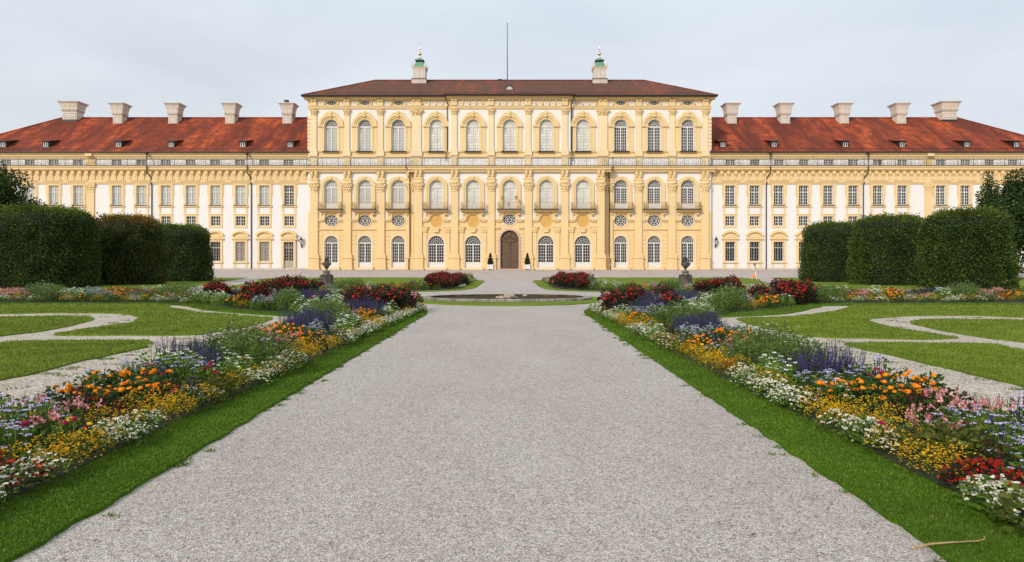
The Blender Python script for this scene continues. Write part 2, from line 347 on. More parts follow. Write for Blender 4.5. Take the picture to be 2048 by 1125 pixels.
def hole(cx, w, zb, zt, kind='rect', rise=None):
    return dict(cx=cx, w=w, zb=zb, zt=zt, kind=kind, rise=(w / 2 if rise is None else rise))
def hole_samples(h):
    n = {'rect': 1, 'arch': 14, 'ellipse': 18}[h['kind']]; out = []
    for i in range(n + 1):
        u = -math.cos(PI * i / n) if n > 1 else (-1 + 2 * i)
        x = h['cx'] + u * h['w'] / 2; c = math.sqrt(max(0, 1 - u * u))
        if h['kind'] == 'rect': out.append((x, h['zb'], h['zt']))
        elif h['kind'] == 'arch': out.append((x, h['zb'], h['zt'] - h['rise'] + h['rise'] * c))
        else:
            mz = (h['zb'] + h['zt']) / 2; r = (h['zt'] - h['zb']) / 2; out.append((x, mz - r * c, mz + r * c))
    return out
def wall_band(mb, x0, x1, z0, z1, y, holes=(), depth=0.4, m=0):
    holes = sorted(holes, key=lambda h: h['cx'])
    xs = [x0] + [(a['cx'] + b['cx']) / 2 for a, b in zip(holes, holes[1:])] + [x1]
    def q(a, b, c, d):
        if abs(a - b) > 1e-5: mb.quad((a, y, c[0]), (b, y, c[1]), (b, y, d[1]), (a, y, d[0]), m)
    if not holes: q(x0, x1, (z0, z0), (z1, z1)); return
    for i, h in enumerate(holes):
        a, b = xs[i], xs[i + 1]; S = hole_samples(h)
        q(a, S[0][0], (z0, z0), (z1, z1)); q(S[-1][0], b, (z0, z0), (z1, z1))
        for (xa, ba, ta), (xb, bb, tb) in zip(S, S[1:]):
            if max(ba, bb) - z0 > 1e-4: q(xa, xb, (z0, z0), (ba, bb))
            q(xa, xb, (ta, tb), (z1, z1))
            mb.quad((xa, y, ta), (xb, y, tb), (xb, y + depth, tb), (xa, y + depth, ta), m)
            mb.quad((xa, y, ba), (xa, y + depth, ba), (xb, y + depth, bb), (xb, y, bb), m)
        for k, sgn in ((0, 1), (-1, -1)):
            x_, zb_, zt_ = S[k]
            if zt_ - zb_ > 1e-3:
                mb.quad((x_, y, zb_), (x_, y, zt_), (x_, y + depth, zt_), (x_, y + depth, zb_), m)

def arch_path(w, z0, zt, rise, n=14):      # open path: up, over, down
    p = [(-w / 2, z0)]
    for i in range(n + 1):
        a = PI - PI * i / n; p.append((w / 2 * math.cos(a), zt - rise + rise * math.sin(a)))
    return p + [(w / 2, z0)]
def ell_path(rx, rz, n=24): return [(rx * math.cos(2 * PI * i / n), rz * math.sin(2 * PI * i / n)) for i in range(n)]

CACHE = {}
def arched_frame(w, h, rise, cols, rows, trans, kick, mw, style):
    """window joinery with its foot at the origin, facing -y, set at y 0..0.1"""
    mb = MB(); t = 0.10
    mb.band(arch_path(w, 0, h, rise), arch_path(w - 2 * t, 0, h - t, rise - t * 0.6), 0, 0.12)
    sp = h - rise
    mb.box(-w / 2, w / 2, -0.02, 0.10, sp - trans, sp + 0.02)                 # transom
    if kick: mb.box(-w / 2 + t, w / 2 - t, 0.02, 0.09, 0.0, kick)
    mb.box(-0.085, 0.085, -0.03, 0.10, kick, sp - trans)
    mb.box(-w / 2 + t, -w / 2 + t + 0.07, 0.01, 0.09, kick, sp - trans); mb.box(w / 2 - t - 0.07, w / 2 - t, 0.01, 0.09, kick, sp - trans)
    z0, z1 = kick, sp - trans
    for i in range(1, rows): mb.box(-w / 2 + t, w / 2 - t, 0.03, 0.07, z0 + (z1 - z0) * i / rows - mw / 2, z0 + (z1 - z0) * i / rows + mw / 2)
    half = w / 2 - t - 0.07 - 0.085
    for sgn in (-1, 1):
        for c in range(1, cols):
            x = sgn * (0.085 + half * c / cols); mb.box(x - mw / 2, x + mw / 2, 0.028, 0.072, z0, z1)
    if style == 'fan':
        for k in (0.42, 0.72):
            mb.band([(a * k + 0, sp + (b - sp) * k) for a, b in arch_path(w, sp, h, rise)[1:-1]],
                    [(a * (k - mw / w * 2), sp + (b - sp) * (k - mw / w * 2)) for a, b in arch_path(w, sp, h, rise)[1:-1]], 0.028, 0.072)
        for i in range(1, 9):
            a = PI * i / 9; r0 = 0.0 if i in (3, 6) else 0.42
            mb.bar((w / 2 * r0 * math.cos(a), sp + rise * r0 * math.sin(a)), (w / 2 * math.cos(a) * 0.97, sp + rise * math.sin(a) * 0.97), mw, 0.032, 0.068)
    return mb
def rect_frame(w, h, cols, rows, cross, mw):
    mb = MB(); t = 0.08
    P = [(-w / 2, 0), (-w / 2, h), (w / 2, h), (w / 2, 0)]; Q = [(-w / 2 + t, t), (-w / 2 + t, h - t), (w / 2 - t, h - t), (w / 2 - t, t)]
    mb.band(P, Q, 0, 0.1, closed=True); mb.box(-0.06, 0.06, -0.02, 0.09, t, h - t)
    if cross: mb.box(-w / 2 + t, w / 2 - t, -0.015, 0.09, h * cross - 0.06, h * cross + 0.06)
    for i in range(1, rows): mb.box(-w / 2 + t, w / 2 - t, 0.03, 0.07, h * i / rows - mw / 2, h * i / rows + mw / 2)
    for sgn in (-1, 1):
        for c in range(1, cols):
            x = sgn * (0.06 + (w / 2 - t - 0.06) * c / cols); mb.box(x - mw / 2, x + mw / 2, 0.028, 0.072, t, h - t)
    return mb
def arch_pane(w, h, rise):
    mb = MB(); p = arch_path(w, 0, h, rise); mb.prism(p[::-1], 0.09, 0.11); return mb
def rect_pane(w, h): mb = MB(); mb.box(-w / 2, w / 2, 0.085, 0.105, 0, h); return mb
def cached(key, fn, mats, smooth=False):
    if key not in CACHE: CACHE[key] = fn().mesh(key[0] if isinstance(key, tuple) else key, mats, smooth)
    return CACHE[key]

# --- storey lines (photo heights)
def wing_side(s):
    """one wing, s = -1 left, +1 right; offsets are measured from the palace axis in photo pixels at the facade"""
    k = D / F; side = 'left' if s < 0 else 'right'
    main = [441, 490, 538, 588, 637, 687, 736, 785, 862, 911, 959, 1006]
    xi, xo = s * 31.0, s * 90.4
    x0, x1 = min(xi, xo), max(xi, xo)
    def H(offs, w, t, b, kind='rect', **kw): return [hole(s * o * k, w * k, Z(b), Z(t), kind, **kw) for o in offs]
    w = MB()
    wall_band(w, x0, x1, -0.6, Z(459), 0, H(main[:9], 19.5, 484, 523) )
    wall_band(w, x0, x1, Z(459), Z(428), 0, H(main[:9], 19, 433, 452))
    wall_band(w, x0, x1, Z(428), Z(368), 0, H(main, 19.5, 371.5, 410))
    wall_band(w, x0, x1, Z(368), Z(334), 0)
    wall_band(w, x0, x1, Z(334), Z(318), 0, H([o + 1 for o in main], 19.5, 320.3, 330.8))
    wall_band(w, x0, x1, Z(318), Z(306), 0)
    # end, back and inner faces close the wing
    w.box(xo - 0.02 if s > 0 else xo - 0.0, xo + 0.02 if s > 0 else xo + 0.02, 0, 24, -0.6, Z(306))
    w.quad((x1, 24, -0.6), (x0, 24, -0.6), (x0, 24, Z(306)), (x1, 24, Z(306)))
    obj('wall', w, M['white'], palace)
    # cornices and frieze
    c = MB(); zb, zt = Z(318), Z(306.5)
    c.profile([(0, zb), (-0.25, zb), (-0.25, zb + .25), (-0.45, zb + .30), (-0.45, zb + .5), (-0.75, zt - .15), (-0.75, zt), (0, zt)], x0, x1)
    obj('eaves_cornice', c, M['yellow'], palace)
    c = MB(); zb, zt = Z(343), Z(334)
    c.profile([(0, zb), (-0.5, zb), (-0.5, zb + .12), (-0.8, zb + .2), (-0.8, zt - .2), (-0.95, zt - .15), (-0.95, zt), (0, zt)], x0, x1)
    obj('cornice', c, M['yellow'], palace)
    c = MB(); c.box(x0, x1, -1.0, -0.02, Z(334) + .003, Z(332.8)); obj('cornice_flashing', c, M['lead'], palace)
    f = MB(); f.box(x0, x1, -0.12, -0.003, Z(362), Z(343) - .003)
    f.profile([(-.003, Z(368)), (-0.2, Z(368)), (-0.2, Z(366)), (-0.28, Z(365.5)), (-0.28, Z(362)), (-.003, Z(362))], x0, x1)
    n = int((x1 - x0) / 1.12)
    for i in range(n):
        x = x0 + (i + 0.5) * (x1 - x0) / n
        f.box(x - 0.24, x + 0.24, -0.5, -0.12, Z(349), Z(343) - .004); f.box(x - 0.20, x + 0.20, -0.34, -0.12, Z(352), Z(349))
        f.box(x - 0.12, x + 0.12, -0.24, -0.12, Z(360), Z(352))
    obj('frieze', f, M['yellow2'], palace)
    p = MB()
    for i in range(n - 1):
        x = x0 + (i + 1) * (x1 - x0) / n; z = Z(356)
        p.band([(x - .3, z - .3), (x - .3, z + .3), (x + .3, z + .3), (x + .3, z - .3)], [(x - .2, z - .2), (x - .2, z + .2), (x + .2, z + .2), (x + .2, z - .2)], -0.16, -0.121, closed=True)
        p.prism([(x - .09, z), (x, z - .09), (x + .09, z), (x, z + .09)], -0.15, -0.121)
    obj('frieze_panel', p, M['pale'], palace)
    # windows
    dark_left = {441}
    for o in main:
        x = s * o * k
        # tall window
        pane = 'glass_mid' if s > 0 or o in dark_left else 'curtain'
        wd, ht = 19.5 * k, 38.5 * k
        fr = put('tall_window', cached(('tall_window_frame',), lambda: rect_frame(wd, ht, 2, 6, 0.66, 0.05), M['frame']), palace, (x, 0.18, Z(410)))
        put('pane', cached(('pane', 'tall', pane), lambda: rect_pane(wd, ht), M[pane]), fr)
        def sur():
            mb = MB(); h2 = ht; W = 28.5 * k
            mb.band([(-W / 2, -.15), (-W / 2, h2 + .3), (W / 2, h2 + .3), (W / 2, -.15)], [(-wd / 2, -.15), (-wd / 2, h2), (wd / 2, h2), (wd / 2, -.15)], -0.30, -0.178)
            mb.box(-W / 2 - .12, W / 2 + .12, -0.36, -0.178, h2 + .3, h2 + .48)
            mb.profile([(-.178, h2 + .48), (-.38, h2 + .48), (-.60, h2 + .72), (-.60, h2 + .82), (-.178, h2 + .82)], -W / 2 - .36, W / 2 + .36)
            mb.box(-W / 2 - .1, W / 2 + .1, -0.42, -0.178, -.34, -.151)
            for q in (-1, 1):
                mb.box(q * W / 2 - (.32 if q > 0 else 0), q * W / 2 + (0 if q > 0 else .32), -0.26, -0.178, -1.15, -.34)
                mb.prism([(q * W / 2 - q * .16 - .1, -1.28), (q * W / 2 - q * .16 + .1, -1.28), (q * W / 2 - q * .16 + .16, -1.15), (q * W / 2 - q * .16 - .16, -1.15)], -0.25, -0.178)
                mb.box(q * (W / 2 + .02), q * (W / 2 + .16), -0.25, -0.178, h2 * .45, h2 + .3) if q > 0 else mb.box(q * (W / 2 + .16), q * (W / 2 + .02), -0.25, -0.178, h2 * .45, h2 + .3)
            return mb
        put('surround', cached(('window_surround',), sur, M['yellow2']), fr)
        put('sill', cached(('window_sill',), lambda: (lambda b: (b.box(-.95, .95, -.5, -.1, -.15, -.03), b)[1])(MB()), M['lead']), fr)
        # attic window
        aw, ah = 19.5 * k, 10.5 * k
        fr = put('attic_window', cached(('attic_window_frame',), lambda: rect_frame(aw, ah, 2, 3, 0, 0.06), M['frame']), palace, (s * (o + 1) * k, 0.15, Z(330.8)))
        put('pane', cached(('pane', 'attic'), lambda: rect_pane(aw, ah), M['glass_mid']), fr)
        if o > 870: continue
        # mezzanine window
        mw_, mh = 19 * k, 19 * k
        fr = put('mezzanine_window', cached(('mezz_window_frame',), lambda: rect_frame(mw_, mh, 2, 3, 0, 0.06), M['frame']), palace, (x, 0.18, Z(452)))
        put('pane', cached(('pane', 'mezz'), lambda: rect_pane(mw_, mh), M['glass_dark']), fr)
        def sur2():
            mb = MB(); a, b = mw_ / 2, 13.8 * k
            mb.band([(-b, -.36), (-b, mh + .26), (b, mh + .26), (b, -.36)], [(-a, 0), (-a, mh), (a, mh), (a, 0)], -0.26, -0.178, closed=True)
            mb.box(-b - .06, b + .06, -0.34, -0.178, mh + .26, mh + .38); return mb
        put('surround', cached(('mezz_surround',), sur2, M['yellow2']), fr)
        # ground-floor window or door
        gw, gh = 19.5 * k, 39 * k
        door = (s < 0 and o == 441); shut = (s < 0 and o in (490, 538))
        if door:
            def dr():
                mb = rect_frame(gw, gh + 1.0, 2, 8, 0.80, 0.06); mb.box(-gw / 2 + .08, gw / 2 - .08, 0.0, 0.08, 0.08, 1.15); return mb
            fr = put('glazed_door', cached(('glazed_door',), dr, M['frame_tan']), palace, (x, -0.03, Z(536)))
            put('pane', cached(('pane', 'door'), lambda: rect_pane(gw, gh + 1.0), M['glass_dark']), fr)
            zoff = -.18 - (-0.03) ; base = 1.0
        else:
            fr = put('ground_window', cached(('ground_window', shut), lambda: rect_frame(gw, gh, 2, 6, 0.70, 0.05), M['frame_tan' if shut else 'frame']), palace, (x, 0.18, Z(523)))
            put('pane', cached(('pane', 'ground', shut), lambda: rect_pane(gw, gh), M['curtain' if shut else 'glass_dark']), fr)
            def grille():
                mb = MB()
                for i in range(1, 6): mb.bar((-gw / 2 + gw * i / 6, 0.02), (-gw / 2 + gw * i / 6, gh - .02), .03, -0.12, -0.09)
                for j in range(1, 12):
                    z = gh * j / 12; mb.bar((-gw / 2 + .02, z), (gw / 2 - .02, z), .03, -0.09, -0.06)
                return mb
            if shut or s > 0 or True: put('grille', cached(('window_grille', shut), grille, M['frame_tan'] if shut else M['iron']), fr)
            base = 0.0
        def sur3(base=base, door=door):
            mb = MB(); W = 28.5 * k; h2 = gh + base; lo = 0 if door else -.1
            mb.band([(-W / 2, lo), (-W / 2, h2 + .36), (W / 2, h2 + .36), (W / 2, lo)], [(-gw / 2, lo), (-gw / 2, h2), (gw / 2, h2), (gw / 2, lo)], -0.30, -0.178)
            mb.box(-W / 2 - .25, W / 2 + .25, -0.48, -0.178, h2 + .36, h2 + .58)
            r1, r0 = W / 2 + .28, W / 2 + .02; zt = h2 + .58
            seg = lambda R, hgt, n=12: [(-R + 2 * R * i / n, zt + hgt * math.sqrt(max(0, 1 - (-1 + 2 * i / n) ** 2 * .86))) for i in range(n + 1)]
            mb.band(seg(r1, 1.25), seg(r0, 0.92), -0.52, -0.178)
            pts = seg(r0, 0.92); mb.prism([(r0, zt)] + pts[::-1] + [(-r0, zt)], -0.22, -0.178)
            mb.box(-W / 2 + .35, W / 2 - .35, -0.34, -0.178, h2 + .62, h2 + .82)
            if not door:
                mb.box(-W / 2 - .1, W / 2 + .1, -0.40, -0.178, -.28, -.101)
                for q in (-1, 1): mb.box(q * (W / 2 - .2) - .2, q * (W / 2 - .2) + .2, -0.24, -0.178, -1.05, -.28)
                mb.box(-W / 2, W / 2, -0.23, -0.178, -1.35, -1.05)
            return mb
        put('surround', cached(('ground_surround', base), sur3, M['yellow2']), fr, (0, 0.21 - 0.18 if door else 0, 0))
    # pilaster on the wing
    wing_pilaster(s * 837 * k, 0, 1.15)
    # balustrade railing over the cornice
    railing(x0 if s < 0 else 31.5, -31.5 if s < 0 else x1, -0.85, Z(332.8), 'railing')
    # yellow plinth pieces in the attic band
    c = MB(); x = s * 837 * k; c.box(x - .75, x + .75, -0.1, -0.003, Z(332.5), Z(318)); c.box(x - .55, x + .55, -0.8, -0.751, Z(318) + .3, Z(306.6)); obj('attic_pedestal', c, M['yellow'], palace)
    # stone plinth
    c = MB(); c.box(x0, x1, -0.09, -0.003, -0.6, 0.28); obj('plinth', c, M['chim'], palace)
    # roof
    e = 0.85; zr = Z(305.5); zk = 27.55 - BASE; yr = 12.0; xe = s * 91.2; xr = s * 79.5; xi = s * 30.5
    r = MB()
    def P(x, y, z): return (x, y, z)
    fr_ = [P(xi, -e, zr), P(xe, -e, zr), P(xr, yr, zk), P(xi, yr, zk)]
    bk = [P(xe, 24 + e, zr), P(xi, 24 + e, zr), P(xi, yr, zk), P(xr, yr, zk)]
    en = [P(xe, -e, zr), P(xe, 24 + e, zr), P(xr, yr, zk)]
    for pl in (fr_, bk, en): r.add(pl if s > 0 else pl[::-1], [tuple(range(len(pl)))])
    r.box(min(xi, xe), max(xi, xe), -e, 24 + e, zr - .12, zr - .02)
    obj('roof', r, M['tile_wing'], palace)
    slope = (zk - zr) / (yr + e)
    sg = MB()   # snow guard and gutter
    y_ = -e + 0.7; z_ = zr + slope * 0.7
    sg.box(min(xi, xe) + .8, max(xi, xe) - .8, y_ - .02, y_ + .02, z_ + .14, z_ + .20)
    for i in range(60): xx = min(xi, xe) + 1 + i * 1.0; sg.box(xx - .02, xx + .02, y_ - .02, y_ + .05, z_ - .02, z_ + .14)
    obj('snow_guard', sg, M['lead'], palace)
    g = MB(); g.tube([(xi, -e - .06, zr - .06), (xe, -e - .06, zr - .06)], 0.11, 8); obj('gutter', g, M['lead'], palace)
    # ridge tiles
    g = MB(); g.tube([(xi, yr, zk + .02), (xr, yr, zk + .02)], 0.13, 6); g.tube([(xr, yr, zk + .02), (xe, -e, zr + .02)], 0.12, 6); obj('ridge_tiles', g, M['tile_wing'], palace)
    # dormers
    offs = [437, 531.5, 674, 779, 924, 1009] if s < 0 else [425, 527, 669, 782, 911, 1010]
    dm = cached(('dormer_side', s), lambda: dormer(slope, s), [M['tile_wing'], M['lead']])
    for o in offs:
        yy = 0.55; zz = zr + slope * (yy + e)
        dd = put('dormer', dm, palace, (s * o * (D + 1) / F, yy, zz))
        fw = MB
        put('dormer_window', cached(('dormer_window',), lambda: rect_frame(0.72, 0.72, 1, 2, 0, .05), M['frame']), dd, (0, -0.04, 0.14))
        put('pane', cached(('pane', 'dormer'), lambda: rect_pane(0.72, 0.72), M['glass_mid']), dd, (0, -0.055, 0.14))
    # chimneys
    for o in ([442, 556, 669, 779] if s < 0 else [442, 548, 665, 779]):
        yy = 10.4; zz = zr + slope * (yy - 1.0 + e) - .3
        put('chimney', cached(('chimney',), lambda: chimney(1.62, 1.62, False), [M['chim'], M['lead']]), palace, (s * (o) * (D + yy) / F, yy, zz))
    put('chimney', cached(('wide_chimney',), lambda: chimney(2.55, 2.0, True), [M['chim'], M['lead'], M['yellow2']]), palace, (s * 873 * (D + 11.5) / F, 11.5, zk - .72))
    if s < 0:
        cp = MB(); cp.box(-.35, .35, -.35, .35, 0, .3); obj('chimney_cowl', cp, M['lead'], palace, (-446 * (D + 10.4) / F, 10.4, 4.4 + zr + slope * (9.4 + e) - .3))

def dormer(sl, s):
    mb = MB(); w = 0.55; h = 1.0; L = 2.3
    # front board and cheeks of dark board, tiled lean-to roof running back into the slope
    mb.box(-w, w, -0.02, 0.0, -0.05, h, 1)
    for q in (-1, 1):
        x = q * w; pts = [(x, 0, -0.1), (x, 0, h), (x, L, sl * L + .02)]
        mb.add(pts, [(0, 1, 2)], 1)
    yb = (h - 0.0) / (sl - 0.22)
    zf = h + .06; ye = yb + .25
    mb.add([(-w - .25, -.35, zf - .08), (w + .25, -.35, zf - .08), (w + .25, ye, zf + .22 * ye), (-w - .25, ye, zf + .22 * ye),
            (-w - .25, -.35, zf - .0), (w + .25, -.35, zf), (w + .25, ye, zf + .22 * ye + .08), (-w - .25, ye, zf + .22 * ye + .08)],
           [(0, 3, 2, 1), (4, 5, 6, 7), (0, 1, 5, 4), (1, 2, 6, 5), (3, 0, 4, 7), (2, 3, 7, 6)], 0)
    mb.box(-w - .25, w + .25, -.37, -.35, zf - .12, zf + .02, 1)
    return mb
def chimney(w, d, arcs):
    mb = MB(); a, b = w / 2, d / 2
    def ring(z0, z1, g0, g1, m=0):
        vs = [(sx * (a + g0), sy * (b + g0), z0) for sx, sy in ((-1, -1), (1, -1), (1, 1), (-1, 1))] + [(sx * (a + g1), sy * (b + g1), z1) for sx, sy in ((-1, -1), (1, -1), (1, 1), (-1, 1))]
        mb.add(vs, [(0, 1, 5, 4), (1, 2, 6, 5), (2, 3, 7, 6), (3, 0, 4, 7), (4, 5, 6, 7), (3, 2, 1, 0)], m)
    sc_ = 1.0 if not arcs else 0.82
    ring(-1.5, 0.12, .06, .06, 1); ring(0.12, 1.9 * sc_, 0.0, -.02); ring(1.9 * sc_, 2.02 * sc_, .05, .1); 
    for i in range(7):
        for sy in (-1, 1):
            x = -a + (i + .5) * w / 7; mb.box(x - .07, x + .07, sy * b - .14, sy * b + .14, 2.02 * sc_, 2.14 * sc_)
        for sx in (-1, 1):
            y = -b + (i + .5) * d / 7; mb.box(sx * a - .14, sx * a + .14, y - .07, y + .07, 2.02 * sc_, 2.14 * sc_)
    ring(2.02 * sc_, 2.14 * sc_, .03, .03, 0); ring(2.14 * sc_, 2.3 * sc_, .14, .2); ring(2.3 * sc_, 2.9 * sc_, .12, .18); ring(2.9 * sc_, 3.55 * sc_, .18, .34); ring(3.55 * sc_, 3.85 * sc_, .34, .55); ring(3.85 * sc_, 3.98 * sc_, .60, .60)
    # recessed relief fields on the shaft
    mb.band([(-a + .2, .45), (-a + .2, 1.6 * sc_), (a - .2, 1.6 * sc_), (a - .2, .45)], [(-a + .3, .55), (-a + .3, 1.5 * sc_), (a - .3, 1.5 * sc_), (a - .3, .55)], -b - .04, -b + .02, closed=True)
    if arcs:
        for i in range(3):
            x = -a + (i + .5) * w / 3
            mb.prism([(x - .16, 2.42), (x + .16, 2.42), (x + .16, 2.78), (x, 2.95), (x - .16, 2.78)], -b - .26, -b - .1, 2)
            mb.box(-a - .26, -a - .1, -b + (i + .5) * d / 3 - .14, -b + (i + .5) * d / 3 + .14, 2.42, 2.85, 2); mb.box(a + .1, a + .26, -b + (i + .5) * d / 3 - .14, -b + (i + .5) * d / 3 + .14, 2.42, 2.85, 2)
    return mb

def scroll(mb, cx, cz, r, y, m=0, turn=1):
    pts = [(cx + turn * r * (1 - t * .75) * math.cos(t * 5.2), y, cz + r * (1 - t * .75) * math.sin(t * 5.2)) for t in [i / 7 for i in range(8)]]
    mb.tube(pts, 0.015, 3, m)
def railing(x0, x1, y, z0, name='railing', h=1.05):
    """wrought-iron balustrade with posts, scrolls and little crowns"""
    mb = MB()
    mb.box(x0, x1, y - .025, y + .025, z0 + h - .035, z0 + h); mb.box(x0, x1, y - .015, y + .015, z0 + .08, z0 + .105)
    n = max(1, int((x1 - x0) / 0.62)); st = (x1 - x0) / n
    for i in range(n + 1):
        x = x0 + i * st; big = i % 4 == 0; w = .03 if big else .013
        mb.box(x - w, x + w, y - w, y + w, z0, z0 + h + (.06 if big else -.02))
        if i < n:
            c = x + st / 2
            if i % 2:
                if i % 4 == 1: continue
                mb.prism([(c - .07, z0 + .62), (c, z0 + .52), (c + .07, z0 + .62), (c, z0 + .78)], y - .015, y + .015)
                scroll(mb, c - .14, z0 + .34, .11, y, turn=-1); scroll(mb, c + .14, z0 + .34, .11, y)
            else:
                scroll(mb, c - .13, z0 + .70, .12, y); scroll(mb, c + .13, z0 + .70, .12, y, turn=-1)
                mb.box(c - .012, c + .012, y - .012, y + .012, z0 + .1, z0 + .5)
    return obj(name, mb, M['iron'], palace)

def capital(mb, w, z0, h, y, dep=0.25, m=0):
    """composite capital: flared bell, two rows of leaves, corner volutes, abacus"""
    a = w / 2
    mb.box(-a - .04, a + .04, y - dep - .05, y, z0, z0 + h * .08, m)
    vs = [(-a, y - dep, z0 + h * .08), (a, y - dep, z0 + h * .08), (a, y, z0 + h * .08), (-a, y, z0 + h * .08), (-a * 1.22, y - dep * 1.5, z0 + h * .86), (a * 1.22, y - dep * 1.5, z0 + h * .86), (a * 1.22, y, z0 + h * .86), (-a * 1.22, y, z0 + h * .86)]
    mb.add(vs, [(0, 1, 5, 4), (1, 2, 6, 5), (3, 0, 4, 7), (4, 5, 6, 7)], m)
    for row, (zz, cnt, out) in enumerate(((.30, 3, .10), (.55, 4, .14))):
        for i in range(cnt):
            x = (-a + (i + .5) * w / cnt) * 1.08
            mb.ball((x, y - dep * 1.2 - out * .5, z0 + h * zz), .12 * w, 6, 4, m, 1, .8, 1.0)
    for q in (-1, 1):
        mb.ball((q * a * 1.18, y - dep * 1.5, z0 + h * .72), .15 * w, 8, 4, m, 1, .7, 1)
        mb.ball((q * a * .45, y - dep * 1.55, z0 + h * .76), .09 * w, 6, 4, m, 1, .7, 1)
    mb.ball((0, y - dep * 1.6, z0 + h * .88), .09 * w, 6, 4, m)
    mb.box(-a * 1.32, a * 1.32, y - dep * 1.7, y, z0 + h * .86, z0 + h, m)
def wing_pilaster(x, e, w):
    mb = MB(); a = w / 2
    mb.box(-a, a, -.2, -.003, Z(508), Z(385)); mb.box(-a - .18, a + .18, -.3, -.003, Z(513), Z(508)); mb.box(-a - .1, a + .1, -.26, -.003, 0, Z(517)); mb.box(-a - .25, a + .25, -.36, -.003, Z(517), Z(513))
    p = obj('pilaster', mb, M['yellow'], palace, (x, e, 0))
    c = MB(); capital(c, w, Z(385), Z(366) - Z(385), -.003, .2); obj('capital', c, M['yellow2'], p)

